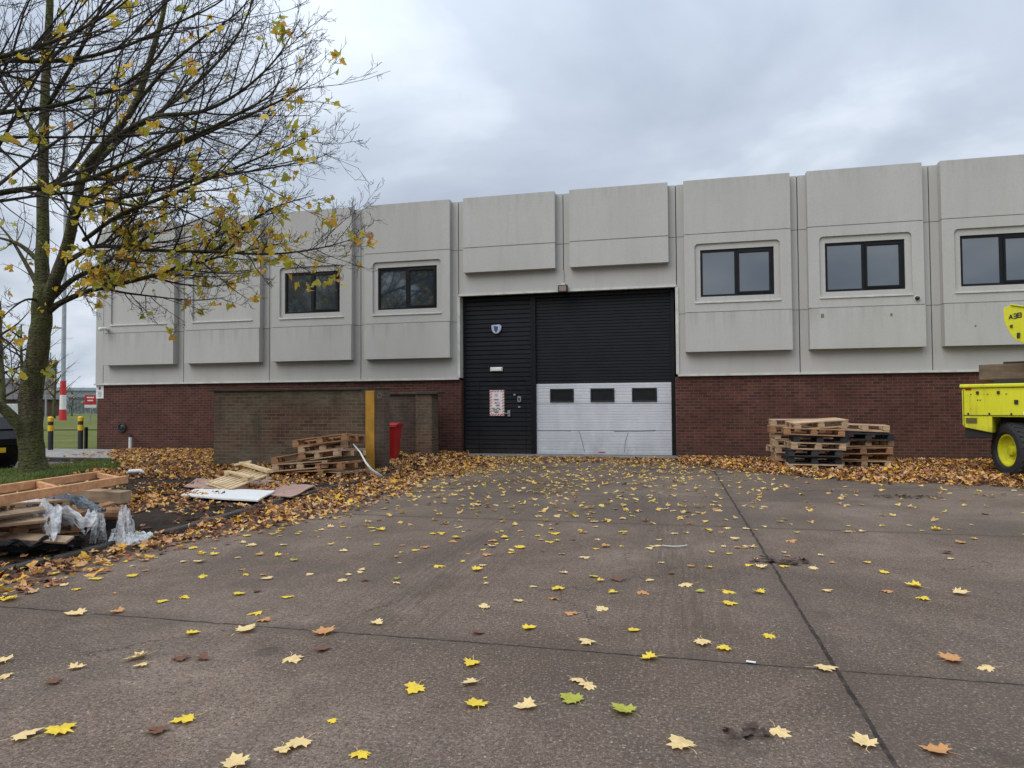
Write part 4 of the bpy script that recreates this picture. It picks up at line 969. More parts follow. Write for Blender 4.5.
# low distant sheds
q = far(84, 0, 210); t = thing('distant_hangar', 'pale grey flat hangar on the horizon left of the warehouse corner', 'building', q, facing(q))
mb = MB(); mb.box(-8, 40, 0, 20, 0, 6.5); mb.build('wall', worn('hangar_grey', (.30, .33, .36), .1), t); mb = MB(); mb.box(-8.5, 40.5, -.5, 20.5, 6.5, 7.4); mb.build('roof', worn('hangar_roof', (.36, .40, .45), .1), t)
for a in (-4, 5):
    mb = MB(); mb.box(a, a+6, -.1, .02, 0, 4.5); mb.build('hangar_door', MAT['tower'], t)
# street lamp far
q = far(46, 0, 95); t = thing('street_lamp', 'tall thin street lamp seen past the maple trunk', 'street lamp', q, facing(q))
mb = MB(); mb.tube([(0, 0, 0), (0, 0, 12), (.3, 0, 12.4), (1.0, 0, 12.55)], [.13, .08, .06, .05], 8); mb.build('pole', MAT['steel'], t); mb = MB(); mb.box(.7, 1.7, -.15, .15, 12.5, 12.7); mb.build('lamp_head', MAT['steel'], t, bevel=.04)
# red sign by the fence
q = far(90.5, 0, 60); t = thing('warning_sign', 'red and white warning board on a post beside the brick corner', 'sign', q, facing(q))
k2 = 60/F_PX; zb = 1.43+(407-406)*k2
mb = MB(); mb.box(-5*k2, 5*k2, -.03, 0, zb+1.5*k2, zb+11*k2); mb.build('sign_board', MAT['red'], t)
mb = MB(); mb.box(-5*k2, 5*k2, -.03, 0, zb-1.5*k2, zb+1.4*k2)
for k, (a, b) in enumerate(((-3.2, 3.0), (-2.6, 2.2))): mb.box(a*k2, b*k2, -.05, -.031, zb+(8-k*3)*k2, zb+(9.3-k*3)*k2)
mb.build('sign_lettering', MAT['white'], t)
mb = MB(); mb.box(-.05, .05, .01, .1, 0, zb+10*k2); mb.build('post', MAT['steel'], t)
# white van far
q = far(8, 0, 85); t = thing('distant_van', 'small white van parked far off left of the maple trunk', 'van', q, facing(q)+.3); 
mb = MB(); mb.prism([(-1.1, .3), (-1.1, 1.7), (-.9, 1.9), (1.6, 1.9), (2.2, 1.2), (2.9, 1.0), (2.9, .3)], 0, 1.8); mb.build('body', MAT['white_plastic'], t, bevel=.05)
for x in (-.3, 2.1):
    mb = MB(); mb.lathe([(0, 0), (.34, 0), (.34, .2), (0, .2)], (x, -.05, .34), (0, 1, 0), 14); mb.build('wheel', MAT['tyre'], t)

# ================================================================ TREES
def grow(branches, leaves, p, d, ln, r, lev, rr, maxlev, upc=.25, leafp=.0, dense=1.0, nsub=None):
    """one branch as a wavering polyline with children"""
    n = 5 if lev < maxlev else 4
    pts = [p.copy()]; rad = [r]; dd = d.normalized(); step = ln/n; cur = p.copy()
    for i in range(n):
        dd = (dd+Vector((rr.uniform(-1, 1), rr.uniform(-1, 1), rr.uniform(-1, 1)))*.13+Vector((0, 0, upc*.22))).normalized()
        cur = cur+dd*step; pts.append(cur.copy()); rad.append(max(.0032, r*(1-.72*(i+1)/n)))
    branches.append((pts, rad, lev))
    kids(branches, leaves, pts, rad, ln, lev, rr, maxlev, upc, leafp, dense)
def kids(branches, leaves, pts, rad, ln, lev, rr, maxlev, upc, leafp, dense, start=.12, count=None, side=None):
    if lev >= maxlev:
        if rr.random() < leafp: leaves.append((pts[-1].copy(), lev))
        if rr.random() < leafp*.7: leaves.append((pts[2].copy(), lev))
        return
    nk = count if count else max(2, int(ln*{0: 4.0, 1: 6.0, 2: 8.5, 3: 8.5}[lev]*dense))
    for k in range(nk):
        t = start+(1-start)*((k+rr.random())/nk); f_ = t*(len(pts)-1); i = min(int(f_), len(pts)-2); q = pts[i].lerp(pts[i+1], f_-i)
        d = (pts[i+1]-pts[i]).normalized(); r0 = rad[i]+(rad[i+1]-rad[i])*(f_-i)
        a = d.orthogonal().normalized(); a.rotate(Matrix.Rotation(rr.uniform(0, 2*math.pi), 3, d))
        if side is not None and a.dot(side) < -.2 and rr.random() < .6: a = -a
        ang = R(rr.uniform(24, 52)); nd = d*math.cos(ang)+a*math.sin(ang)+Vector((0, 0, .03))
        cl = ln*rr.uniform(.26, .46)*(1.05-.62*t) if lev < 2 else ln*rr.uniform(.28, .5)*(1.1-.5*t)
        cl = max(cl, .12)
        grow(branches, leaves, q, nd, cl, max(.0036, min(r0*.6, .0105*cl+.003)), lev+1, rr, maxlev, upc, leafp, dense)
def spline(pts, n=4):
    out = []; P = [pts[0]*2-pts[1]]+pts+[pts[-1]*2-pts[-2]]
    for i in range(1, len(P)-2):
        for k in range(n):
            t = k/n; a, b, c_, d_ = P[i-1], P[i], P[i+1], P[i+2]
            out.append(.5*((2*b)+(c_-a)*t+(2*a-5*b+4*c_-d_)*t*t+(3*b-a-3*c_+d_)*t**3))
    out.append(pts[-1].copy()); return out
LEAF_PTS = [(0, .0), (.13, .04), (.30, -.06), (.29, .08), (.50, .12), (.42, .24), (.56, .42), (.38, .44), (.30, .40), (.26, .54), (.32, .70), (.15, .72), (0, .96), (-.14, .74), (-.32, .70), (-.27, .52), (-.30, .40), (-.40, .45), (-.56, .40), (-.43, .24), (-.50, .10), (-.29, .08), (-.28, -.07), (-.12, .04)]
LEAF_LOW = [(0, 0), (.32, .02), (.48, .26), (.26, .36), (.22, .60), (0, .9), (-.22, .60), (-.26, .36), (-.48, .26), (-.32, .02)]
def leaf_into(mb, p, nrm, rz, size, rr, low=True, curl=.18, mi=0, stem=False):
    nrm = Vector(nrm).normalized(); a = nrm.orthogonal().normalized(); a.rotate(Matrix.Rotation(rz, 3, nrm)); b = nrm.cross(a)
    P = LEAF_LOW if low else LEAF_PTS; n = len(P); c1, c2 = rr.uniform(-curl, curl*1.4), rr.uniform(-curl, curl)
    sx = rr.uniform(.75, 1.1); vs = [Vector(p)+b*(.35*size)]
    for x, y in P:
        x += rr.uniform(-.035, .035); y += rr.uniform(-.04, .04)
        z = c1*(x*x*3+(y-.35)**2)+c2*x*.6+rr.uniform(-.05, .05)*curl*4
        vs.append(Vector(p)+a*(x*size*sx)+b*(y*size)+nrm*(z*size))
    fs = [(0, i+1, (i+1) % n+1) for i in range(n)]
    if stem:
        k = len(vs); s0 = Vector(p); s1 = s0-b*(size*.28)+a*(size*rr.uniform(-.2, .2))+nrm*(.02*size); s2 = s1-b*(size*.25)+a*(size*rr.uniform(-.2, .2)); w_ = .011
        vs += [s0+a*w_*size, s0-a*w_*size, s1+a*w_*size, s1-a*w_*size, s2+a*w_*size, s2-a*w_*size]
        fs += [(k, k+1, k+3, k+2), (k+2, k+3, k+5, k+4)]
    mb.add(vs, fs, mi)
def mk_tree(name, label, base, trunk, limbs, seed, maxlev, leafp, lsize, dense, leaf_sel, cat='tree', group=None, tw='twig'):
    rr = random.Random(seed); t = thing(name, label, cat, base, group=group)
    br = []; lv = []
    tb = MB()
    for pts, r0, r1, ns in trunk:
        sp_ = spline([Vector(q) for q in pts], 5); n = len(sp_)
        rad = [r0+(r1-r0)*(i/(n-1)) for i in range(n)]
        if ns > 12: rad[0] *= 1.55; rad[1] *= 1.28; rad[2] *= 1.1
        sp_ = [q+Vector((rr.uniform(-1, 1), rr.uniform(-1, 1), 0))*r0*.05 for q in sp_]
        tb.tube([q-base for q in sp_], rad, ns)
    lbm = MB()
    for pts, r0, dn in limbs:
        sp_ = spline([Vector(q) for q in pts], 4); n = len(sp_); ln = sum((sp_[i+1]-sp_[i]).length for i in range(n-1))
        rad = [max(.006, r0*(1-.88*(i/(n-1)))) for i in range(n)]
        lbm.tube([q-base for q in sp_], rad, 9)
        kids(br, lv, sp_, rad, ln, 0, rr, maxlev, .16, leafp, dense*dn)
    tb.build('trunk', MAT['bark'], t, smooth=True); lbm.build('limbs', MAT['limb'], t, smooth=True)
    tb = MB()
    for pts, rad, lev in br: tb.tube([q-base for q in pts], rad, 5 if lev < 2 else 3, cap=False)
    tb.build('twigs', MAT[tw], t)
    lb = MB(); cnt = 0
    for q, lev in lv:
        if not leaf_sel(q, rr): continue
        for k in range(rr.choice((1, 2, 3, 5))):
            nn = Vector((rr.uniform(-1, 1), rr.uniform(-1.3, .3), rr.uniform(-.2, .9)))
            o_ = Vector((rr.uniform(-1, 1), rr.uniform(-1, 1), rr.uniform(-1.4, .2)))*.09
            leaf_into(lb, q-base+o_, nn, rr.uniform(0, 6.3), lsize*rr.uniform(.5, 1.1), rr, True, .25); cnt += 1
    if cnt: lb.build('foliage', MAT['crown'], t)
    print(name, 'branches', len(br), 'leaves', cnt)
    return t
D1 = 15.9
def P(px, py, dz=0): return at_depth(px, py, D1+dz)
base1 = at_z(35, 474, 0.02)
D1 = (base1-CAM).dot(_f); print('tree depth', D1, base1)
tr1 = [([P(35, 484), P(31, 440), P(31, 400), P(38, 350), P(42, 310), P(43, 285)], .25, .175, 18),
       ([P(43, 300), P(42, 270), P(43, 230), P(43, 170), P(45, 100), P(49, 20), P(52, -60), P(56, -130)], .15, .04, 12),
       ([P(45, 305), P(55, 280, -.1), P(66, 250, -.2), P(76, 205, -.4), P(84, 170, -.5), P(104, 145, -.7), P(133, 108, -.9), P(150, 60, -1), P(165, 5, -1.1), P(176, -60, -1.2)], .135, .03, 12),
       ([P(30, 448), P(19, 426, -.2), P(5, 410, -.3), P(-14, 396, -.5), P(-50, 360, -.8), P(-70, 290, -1.0)], .14, .05, 10)]
lim1 = [
 ([P(48, 312), P(62, 302), P(92, 290, -.2), P(140, 279, -.4), P(168, 271, -.5), P(199, 262, -.6), P(240, 252, -.8), P(285, 243, -.9)], .07, 1.5),
 ([P(50, 300), P(72, 280, .2), P(96, 268, .5), P(118, 255, .7), P(150, 236, 1), P(185, 225, 1.2), P(220, 210, 1.4)], .065, 1.3),
 ([P(66, 262), P(88, 250, -.5), P(103, 246, -.7), P(152, 250, -1), P(215, 252, -1.3), P(272, 254, -1.6), P(320, 248, -1.8), P(350, 240, -1.9)], .055, 1.4),
 ([P(200, 252, -1.2), P(215, 250, -1.2), P(236, 234, -1.2), P(265, 212, -1.3), P(290, 202, -1.4), P(315, 195, -1.5)], .04, 1.1),
 ([P(72, 222, -.4), P(88, 200, -.6), P(110, 184, -.8), P(133, 170, -1), P(165, 152, -1.2), P(213, 130, -1.5), P(256, 112, -1.8), P(285, 98, -2), P(308, 82, -2.1)], .07, 1.1),
 ([P(78, 208, .0), P(110, 200, .4), P(160, 190, .7), P(207, 177, 1), P(260, 170, 1.3), P(310, 160, 1.5), P(330, 153, 1.6)], .05, 1.1),
 ([P(100, 287, -.2), P(120, 292, -.6), P(150, 296, -.9), P(190, 300, -1.1), P(225, 298, -1.2)], .03, 1.5),
 ([P(150, 276, -.4), P(180, 284, -.2), P(215, 286, .1), P(250, 280, .3)], .026, 1.4),
 ([P(40, 300), P(25, 300, -.6), P(8, 312, -1.2), P(-8, 330, -1.6)], .03, 1.2),
 ([P(86, 175, -.3), P(120, 140, 0), P(160, 112, .5), P(200, 80, .8), P(235, 40, 1), P(255, -5, 1), P(270, -50, 1)], .06, 1.0),
 ([P(44, 190), P(70, 170, .5), P(100, 130, 1), P(130, 90, 1.2), P(170, 40, 1.4), P(200, -20, 1.5)], .055, 1.0),
 ([P(44, 150), P(20, 110, .5), P(-10, 60, .8), P(-30, 0, 1)], .055, .8),
 ([P(45, 110), P(75, 60, -1), P(100, 10, -1.4), P(120, -50, -1.6)], .05, .9),
 ([P(40, 262), P(20, 245, .3), P(0, 238, .6), P(-40, 228, 1)], .06, .8),
 ([P(40, 290), P(25, 262, .6), P(8, 235, 1), P(-20, 205, 1.4)], .06, .8),
 ([P(104, 145, -.7), P(150, 118, -1.6), P(200, 112, -2.2), P(240, 92, -2.6), P(275, 60, -3), P(300, 20, -3.2)], .05, 1.1),
 ([P(133, 108, -.9), P(165, 70, -1.3), P(200, 40, -1.6), P(240, 10, -1.8), P(270, -30, -1.9)], .04, 1.1),
 ([P(84, 240, -.5), P(120, 215, -1.5), P(170, 195, -2.5), P(225, 172, -3.2), P(270, 153, -3.6), P(305, 138, -3.9)], .045, 1.1),
]
def sel1(q, rr):
    z = q.z; return rr.random() < (1 if z < 4.9 else .6 if z < 5.8 else .18 if z < 7 else .10)*(1 if noise.noise(q*.9) > -.05 else .25)
mk_tree('maple_tree', 'big nearly bare maple with mossy green trunk and last yellow leaves', base1, tr1, lim1, 11, 4, .088, .18, .72, sel1, group=None)
# second maple, trunk just outside the picture: its limbs reach in from the left
base2 = Vector((6.6, -11.2, .04)); D2 = (base2-CAM).dot(_f); print('tree2', D2)
def Q(px, py, dz=0): return at_depth(px, py, 10.2+dz)
tx = -330
b2p = Q(-330, 520); base2 = Vector((b2p.x, b2p.y, .0))
tr2 = [([base2+Vector((0, 0, -.1)), base2+Vector((.05, 0, 1.2)), base2+Vector((0, .05, 2.4)), base2+Vector((.05, .1, 4)), base2+Vector((.1, .1, 6)), base2+Vector((.0, .1, 8.5))], .30, .06, 18)]
def T2(h): return base2+Vector((.05, .05, h))
lim2 = [
 ([T2(2.6), Q(-150, 250), Q(-60, 208), Q(0, 193), Q(43, 187), Q(83, 181), Q(133, 160), Q(200, 133), Q(245, 110), Q(270, 95), Q(285, 72)], .06, .9),
 ([T2(3.2), Q(-140, 150), Q(-60, 124), Q(0, 113), Q(50, 107), Q(87, 97), Q(113, 89), Q(143, 72), Q(173, 33), Q(196, -20)], .05, .9),
 ([T2(3.7), Q(-140, 90), Q(-60, 66), Q(0, 60), Q(67, 60), Q(123, 47), Q(167, 27), Q(215, 5), Q(260, -30)], .05, .9),
 ([T2(3.4), Q(-120, 92, -1), Q(-60, 74, -1), Q(0, 57, -1), Q(57, 40, -1), Q(110, 13, -1), Q(150, -20, -1)], .05, .9),
 ([T2(3.0), Q(-120, 150, .5), Q(-60, 140, .5), Q(0, 137, .5), Q(73, 137, .5), Q(167, 133, .5), Q(220, 124, .5), Q(270, 112, .5)], .034, .8),
 ([T2(1.9), Q(-180, 330, .5), Q(-90, 300, 1), Q(-40, 310, 1.4), Q(-10, 330, 1.6), Q(12, 345, 1.8), Q(22, 362, 1.8)], .05, 1.2),
]
def sel2(q, rr):
    v = q-CAM; d_ = v.dot(_f); px = 512+F_PX*v.dot(AX_R)/d_; py = 384-F_PX*v.dot(AX_U)/d_
    if py > 280: return rr.random() < 1
    return rr.random() < .55
mk_tree('maple_tree', 'second maple just left of the view whose dark limbs cross the upper left sky', base2, tr2, lim2, 5, 4, .04, .18, .50, sel2)
# bare trees beyond the fence on the left and reflected ones behind the photographer
def simple_tree(base, h, seed, label, leafp, group, spread=.45, dense=.5, ml=3, cone=None):
    rr = random.Random(seed); top = base+Vector((rr.uniform(-.3, .3), rr.uniform(-.3, .3), h))
    tr = [([base, base.lerp(top, .3), base.lerp(top, .65)+Vector((rr.uniform(-.2, .2), 0, 0)), top], h*.028, h*.006, 10)]; lm = []
    for k in range(11):
        z = .22+.70*k/11; a = k*2.4+rr.uniform(-.4, .4); l_ = h*spread*(1-.5*z)
        s0 = base.lerp(top, z); d_ = Vector((math.cos(a), math.sin(a), .55)); lm.append(([s0, s0+d_*l_*.5, s0+d_*l_+Vector((0, 0, l_*.2))], h*.010, 1))
    return mk_tree('bare_tree', label, base, tr, lm, seed, ml, leafp, .30, dense, lambda q, r: True, group=group)
for k, (px, dist, h, lab) in enumerate([(4, 58, 10.5, 'dark bare tree beyond the grass at the left edge'), (24, 66, 9.5, 'bare tree beyond the grass just left of the maple trunk'), (54, 90, 8.0, 'smaller bare tree right of the maple trunk near the tower'), (72, 110, 4.2, 'low bushy tree behind the banded mast')]):
    simple_tree(far(px, 0, dist), h, 31+k, lab, .02, 'trees beyond the grass', .5 if k < 3 else .8, .55)
for k, (x, y, h) in enumerate([(-11, -38, 17), (-4, -42, 18), (-1, -36, 15), (-18, -40, 17), (-25, -41, 16)]):
    simple_tree(Vector((x, y, -.05)), h, 51+k, ['tall bare tree behind the photographer, far left one', 'tall bare tree behind the photographer, in line with the left bays', 'bare tree behind the photographer nearest the yard', 'outermost bare tree behind the photographer', 'bare tree behind the photographer at the far end of the row'][k], .03, 'trees across the road reflected in the windows', .5, 1.1)
hb = MB(); rr = random.Random(4)  # leaf mass added behind the camera to darken the low window reflections
for k in range(3200):
    x = rr.uniform(-34, 3); top = 6.5+3*noise.noise(Vector((x*.25, 0, 0)))-4*max(0, (x+1)/4); q = Vector((x, -36+rr.uniform(-1.5, 1.5), rr.random()*top))
    leaf_into(hb, q, (rr.uniform(-1, 1), rr.uniform(0, 1), rr.uniform(-.3, 1)), rr.uniform(0, 6), rr.uniform(.7, 1.2), rr)
tag(hb.build('hedge_mass', MAT['hedge']), 'unseen dark evergreen hedge behind the camera, added to darken the left window reflections', 'hedge', kind='stuff')
# far hedge beyond the fence
hb = MB(); rr = random.Random(3)
for k in range(2600):
    s_ = rr.random(); q = Vector((-150, 105, 0)).lerp(Vector((20, 150, 0)), s_); hh = 2.2+1.6*noise.noise(Vector((s_*40, 0, 0)))
    q += Vector((rr.uniform(-1, 1), rr.uniform(-2, 2), rr.random()*hh)); leaf_into(hb, q, (rr.uniform(-1, 1), rr.uniform(-1, .2), rr.uniform(-.3, 1)), rr.uniform(0, 6), rr.uniform(.6, 1.1), rr)
tag(hb.build('hedge_mass', MAT['hedge']), 'dark scrubby hedge seen through the palisade fence', 'hedge', kind='stuff')

# ================================================================ GRASS BLADES
gb = MB(); rr = random.Random(9); gvs = []; gfs = []
for k in range(26000):
    x = rr.uniform(3.6, 6.6); y = rr.uniform(-11.5, -3.5)
    if vedge(x, y)+.5*noise.noise(Vector((x*1.5, y*1.5, 4))) > -.05: continue
    z = .06; h = rr.uniform(.04, .10); a = rr.uniform(0, 6.3); w_ = .006; l = rr.uniform(-.04, .04)
    o = len(gvs); gvs += [(x-w_*math.cos(a), y-w_*math.sin(a), z), (x+w_*math.cos(a), y+w_*math.sin(a), z), (x+l, y+rr.uniform(-.04, .04), z+h)]; gfs.append((o, o+1, o+2))
gb.add(gvs, gfs); gm = MT('grass_blades', .8, 0, .2); gm.color(gm.ramp(gm.n('ShaderNodeNewGeometry').outputs['Random Per Island'], [(0, (.05, .085, .015)), (.7, (.12, .17, .04)), (1, (.22, .22, .08))]))
tag(gb.build('grass', gm.m), 'short green grass round the foot of the maple', 'grass', kind='stuff')

# ================================================================ FALLEN LEAVES
rr = random.Random(21)
def sm(a, b, v): t = max(0, min(1, (v-a)/(b-a))); return t*t*(3-2*t)
def nz(x, y, s, o=0): return .5+.5*noise.noise(Vector((x*s, y*s, o)))
def dens(x, y):
    """leaf cover, 0..1: drifts against walls and kerb, and (depth of the drift)"""
    d = 0
    n_ = nz(x, y, 1.1, 2); n2 = nz(x, y, 3.0, 5)
    edge = .5*(n2-.5)+.4*(n_-.5)
    # drift along the right wall
    if x > 18.0:
        front = -3.4-1.5*sm(19, 21.5, x)-1.2*sm(22.0, 25, x)+1.6*(1-sm(18.0, 19.6, x))
        d = max(d, sm(-.35, .25, (y-front)+edge)*(1-sm(-.6, -.1, y)*.25))
    # thin band before the door
    if 12 < x <= 18.6: d = max(d, .34*sm(-2.6, -.7, y+edge*1.5)*(.3+n2))
    if x > KX:
        # the drift on the yard side of the kerb
        wdt = .42+.55*sm(-13, -10, y)*(1-.4*sm(-8, -6, y))+.3*n_
        if y < -4.6: d = max(d, (1-sm(wdt*.6, wdt*1.35, x-KX-.02+edge*.5))*(.62 if y > -14.2 else .45)*(.45+1.1*n2))
        # fan of leaves from the store corner to the door
        f_ = 1-sm(-.2, 2.0, (x-KX)+.25*abs(y+3)-.4+edge)
        if y > -6.0: d = max(d, .75*f_)
    if x <= KX:
        a = 0
        if y > -5.6: a = max(a, sm(.22, .40, n_*.6+n2*.4)*.95*(1-sm(10.9, 11.6, x)*(1 if y > -4.6 and y < -1 else 0)*.2))
        if 4.8 < x and y > -7.3: a = max(a, .9*sm(-7.6, -6.4, y+edge*1.5)*sm(4.2, 5.6, x))
        a = max(a, .8*sm(.44, .56, n_)*sm(-11.5, -10.2, y)*sm(7.5, 9, x)*(1-sm(11.5, 12.2, x)))
        a = max(a, .05)
        a = max(a, .55*sm(KX-.55, KX-.15, x)*sm(.35, .6, n2))
        a = max(a, .18*sm(.5, .62, n2))
        if y < -11: a *= .4
        d = max(d, a)
        if -4.75 < y < -1 and 8 < x < 11: d *= .5
    return d
lb = MB(); cnt = 0
areas = [(KX, 27, -6.2, .0, 480), (1.2, KX, -5.6, -.02, 300), (4.2, KX, -14.4, -5.6, 320), (KX, 15.5, -17, -6.2, 430), (KX-8, KX, -17, -14.4, 60)]
for x0, x1, y0, y1, rho in areas:
    for k in range(int((x1-x0)*(y1-y0)*rho)):
        x = rr.uniform(x0, x1); y = rr.uniform(y0, y1); d = dens(x, y)
        if x < 7 and y > -9 and vedge(x, y)+.6*(nz(x, y, 1.6, 4)-.5) < .05: d *= .05
        if rr.random() > d: continue
        if 20.2 < x < 22.3 and -3.0 < y < -1.3 and rr.random() < .9: continue
        hgt = .055*d*d+.10*max(0, d-.6)*nz(x, y, 1.7, 9)
        if x <= KX: z = soil_h(x, y)+.01+rr.random()*hgt
        else: z = .008+rr.random()*hgt
        if x < 4.8 and y > -3.3: z = .092+rr.random()*.03
        tl = .28+.5*min(1, d); nn = (rr.uniform(-tl, tl), rr.uniform(-tl, tl), 1)
        leaf_into(lb, (x, y, z+.01), nn, rr.uniform(0, 6.3), rr.uniform(.05, .115), rr, True, .45); cnt += 1
print('drift leaves', cnt)
tag(lb.build('leaf_litter', MAT['litter']), 'drifts of brown and yellow fallen maple leaves along the walls and kerb', 'fallen leaves', kind='stuff')
# single leaves spread over the yard: the 300 that show largest are objects
NAMED = [(467, 661, 'leaf_yellow', 'y'), (483, 704, 'leaf_yellow', 'y'), (528, 703, 'leaf_pale', 'p'), (573, 680, 'leaf_pale', 'p'), (631, 709, 'leaf_green', 'g'), (689, 743, 'leaf_pale', 'p'), (774, 731, 'leaf_pale', 'p'),
 (872, 744, 'leaf_pale', 'p'), (943, 748, 'leaf_orange', 'o'), (63, 731, 'leaf_yellow', 'y'), (187, 716, 'leaf_yellow', 'y'), (73, 669, 'leaf_pale', 'p'), (140, 655, 'leaf_pale', 'p'), (143, 663, 'leaf_pale', 'p'), (592, 641, 'leaf_pale', 'p'), (633, 631, 'leaf_yellow', 'y'), (650, 655, 'leaf_yellow', 'y'),
 (697, 641, 'leaf_pale', 'p'), (727, 592, 'leaf_yellow', 'y'), (729, 604, 'leaf_yellow', 'y'), (724, 646, 'leaf_yellow', 'y'), (766, 634, 'leaf_yellow', 'y'), (916, 585, 'leaf_yellow', 'y'), (926, 599, 'leaf_yellow', 'y'), (826, 670, 'leaf_pale', 'p'), (956, 661, 'leaf_orange', 'o'), (986, 665, 'leaf_pale', 'p'),
 (488, 607, 'leaf_pale', 'p'), (237, 593, 'leaf_yellow', 'y'), (160, 602, 'leaf_yellow', 'y'), (187, 597, 'leaf_yellow', 'y'), (277, 750, 'leaf_pale', 'p'), (152, 730, 'leaf_brown', 'b'), (287, 659, 'leaf_pale', 'p'), (257, 611, 'leaf_yellow', 'y'), (266, 620, 'leaf_orange', 'o'), (249, 631, 'leaf_pale', 'p'), (198, 659, 'leaf_brown', 'b'), (330, 632, 'leaf_orange', 'o'), (411, 686, 'leaf_yellow', 'y'),
 (355, 754, 'leaf_yellow', 'y'), (296, 740, 'leaf_pale', 'p'), (244, 762, 'leaf_pale', 'p'), (482, 632, 'leaf_brown', 'b'), (471, 680, 'leaf_pale', 'p'), (529, 629, 'leaf_yellow', 'y'), (570, 614, 'leaf_orange', 'o'), (600, 609, 'leaf_pale', 'p'), (558, 598, 'leaf_orange', 'o'), (556, 587, 'leaf_yellow', 'y'), (521, 600, 'leaf_pale', 'p'), (578, 697, 'leaf_green', 'g'), (9, 674, 'leaf_pale', 'p'), (8, 660, 'leaf_pale', 'p'), (11, 600, 'leaf_yellow', 'y'), (91, 579, 'leaf_yellow', 'y'), (373, 623, 'leaf_pale', 'p'), (326, 648, 'leaf_brown', 'b'), (20, 739, 'leaf_pale', 'p'), (640, 592, 'leaf_orange', 'o'), (685, 583, 'leaf_pale', 'p'), (828, 591, 'leaf_pale', 'p'), (888, 590, 'leaf_orange', 'o'), (958, 594, 'leaf_pale', 'p'), (55, 682, 'leaf_brown', 'b'), (176, 658, 'leaf_brown', 'b'), (81, 612, 'leaf_pale', 'p')]
protoL = {}
for mk in ('leaf_yellow', 'leaf_pale', 'leaf_orange', 'leaf_brown', 'leaf_green'):
    for v in range(14):
        mb = MB(); r2 = random.Random(v*17+len(mk)); leaf_into(mb, (0, -.35, 0.012), (r2.uniform(-.12, .12), r2.uniform(-.12, .12), 1), 0, 1.0, r2, False, .30, 0, stem=True)
        me = bpy.data.meshes.new('fallen_leaf'); me.from_pydata([(x, y, z) for x, y, z in mb.v], [], mb.f); me.materials.append(MAT[mk]); me.update(); protoL[mk, v] = me
CN = {'leaf_yellow': 'bright yellow', 'leaf_pale': 'pale straw coloured', 'leaf_orange': 'orange brown', 'leaf_brown': 'dark brown', 'leaf_green': 'greenish yellow'}
def single(x, y, mk, size, label, group):
    o = bpy.data.objects.new('fallen_leaf', protoL[mk, rr.randrange(14)]); C.objects.link(o)
    o.location = (x, y, .008+size*.04); o.scale = (size, size*rr.uniform(.8, 1.05), size*rr.uniform(.1, .75)); o.rotation_euler = (rr.uniform(-.07, .07), rr.uniform(-.07, .07), rr.uniform(0, 6.3))
    tag(o, label, 'leaf', group)
taken = []
for k, (px, py, mk, _) in enumerate(NAMED):
    q = at_z(px, py, .01); taken.append((q.x, q.y)); h = 'left' if px < 340 else 'middle' if px < 680 else 'right'
    dpt = 'foreground' if py > 690 else 'near part' if py > 625 else 'middle distance'
    single(q.x, q.y, mk, rr.uniform(.085, .14) if mk != 'leaf_brown' else .09, f'{CN[mk]} maple leaf lying in the {dpt}, {h} side of the yard', f'{CN[mk]} leaves, {dpt}, {h}')
cand = []
for k in range(60000):
    x = rr.uniform(9, 30); y = rr.uniform(-17.2, -.3)
    if x < KX+.1: continue
    dn = 1.6+5.0*sm(-14.8, -12, y)+9*sm(-11, -5, y)+12*sm(-6, -2, y)
    dn *= .55+1.0*nz(x, y, .6, 4); dn *= 1+1.6*(1-sm(12.4, 14.6, x)); dn *= (1-.68*sm(17.5, 20.5, x))*(1-.35*sm(-6, -2, y))
    if rr.random()*40 > dn: continue
    v = Vector((x, y, 0))-CAM; dp = v.dot(_f)
    if dp < 1.5: continue
    px = 512+F_PX*v.dot(AX_R)/dp; py = 384-F_PX*v.dot(AX_U)/dp
    if py > 600 or px < -60 or px > 1090: 
        if px < -60 or px > 1090 or rr.random() < .82: continue
    if any(abs(px-a[0])+abs(py-a[1]) < 14 for a in NAMED): continue
    cand.append((dp, x, y, px, py))
    if len(cand) > 2200: break
cand.sort(); NI = 300-len(NAMED); print('singles', len(cand))
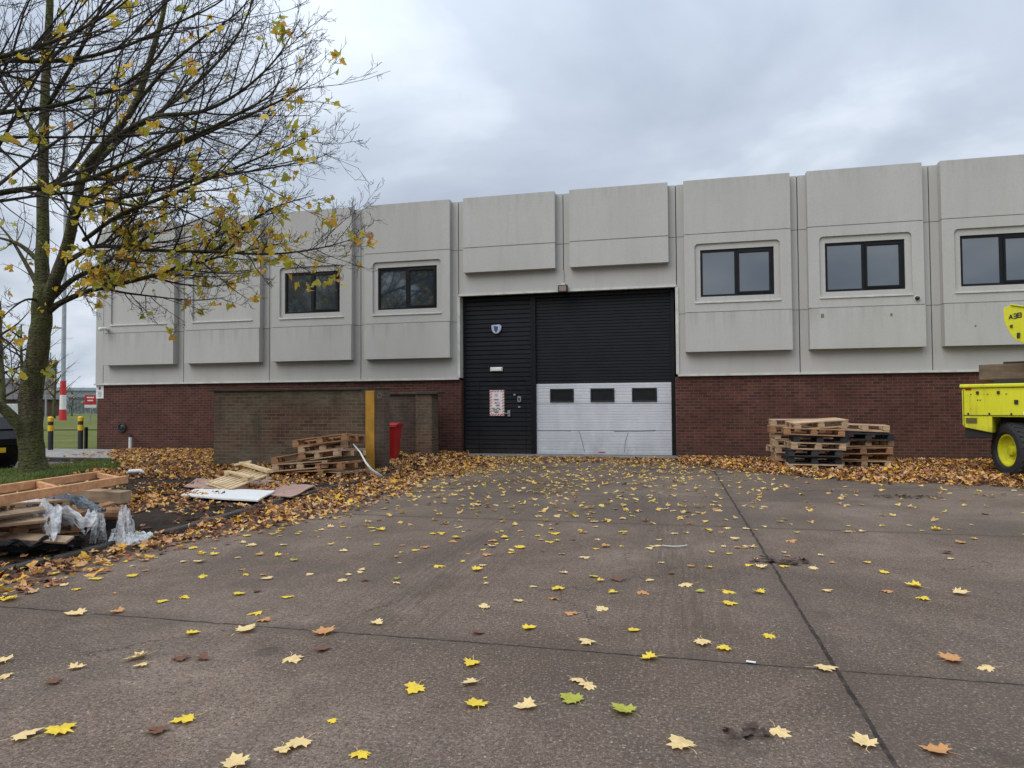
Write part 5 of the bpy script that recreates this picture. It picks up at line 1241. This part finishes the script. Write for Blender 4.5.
for k, (dp, x, y, px, py) in enumerate(cand[:NI]):
    mk = rr.choices(['leaf_yellow', 'leaf_pale', 'leaf_orange', 'leaf_brown', 'leaf_green'], [7, 7, 3, 2, .5])[0]; h = 'left' if px < 340 else 'middle' if px < 680 else 'right'
    single(x, y, mk, rr.choice((rr.uniform(.045, .08), rr.uniform(.07, .12))), f'{CN[mk]} maple leaf scattered over the {h} of the yard', f'{CN[mk]} leaves scattered, {h}')
lb = MB()
for dp, x, y, px, py in cand[NI:]:
    leaf_into(lb, (x, y, .014), (rr.uniform(-.3, .3), rr.uniform(-.3, .3), 1), rr.uniform(0, 6.3), rr.uniform(.075, .12), rr, True, .4)
tag(lb.build('scattered_leaves', MAT['litter_yard']), 'loose yellow and pale leaves sprinkled over the far part of the yard', 'fallen leaves', kind='stuff')
# wet dark leaf clots
for px, py, wd, lab in ((782, 562, .30, 'clump of wet dark leaves on the slab joint right of centre'), (908, 497, .5, 'strip of wet dark leaves in front of the right leaf drift'), (745, 735, .09, 'small flattened black leaf clot in the foreground')):
    q = at_z(px, py, 0); mb = MB()
    for k in range(int(110*wd)):
        a = rr.uniform(0, 6.3); r_ = rr.random()**.7*wd; leaf_into(mb, (q.x+r_*math.cos(a), q.y+r_*math.sin(a)*.45, .010+rr.random()*.012), (rr.uniform(-.25, .25), rr.uniform(-.25, .25), 1), rr.uniform(0, 6), rr.uniform(.045, .08), rr, True, .3)
    tag(mb.build('leaf_clump', MAT['wet_leaf']), lab, 'leaf clump', kind='stuff')
q = at_z(751, 662, .006); mb = MB(); mb.box(-.025, .025, -.010, .010, 0, .003); o = mb.build('paper_scrap', MAT['white']); o.location = q; o.rotation_euler[2] = -.2; tag(o, 'tiny scrap of white paper near the crossing of the slab joints', 'litter')
q = at_z(672, 543, .02); pts = [q+Vector((.16*math.cos(a), .16*math.sin(a), 0)) for a in [-2.2+.16*k for k in range(0, 12)]]
mb = MB(); mb.tube(pts, .006, 5); tag(mb.build('bent_wire', MAT['white_trim']), 'thin curved white strip lying on the middle of the yard', 'litter')
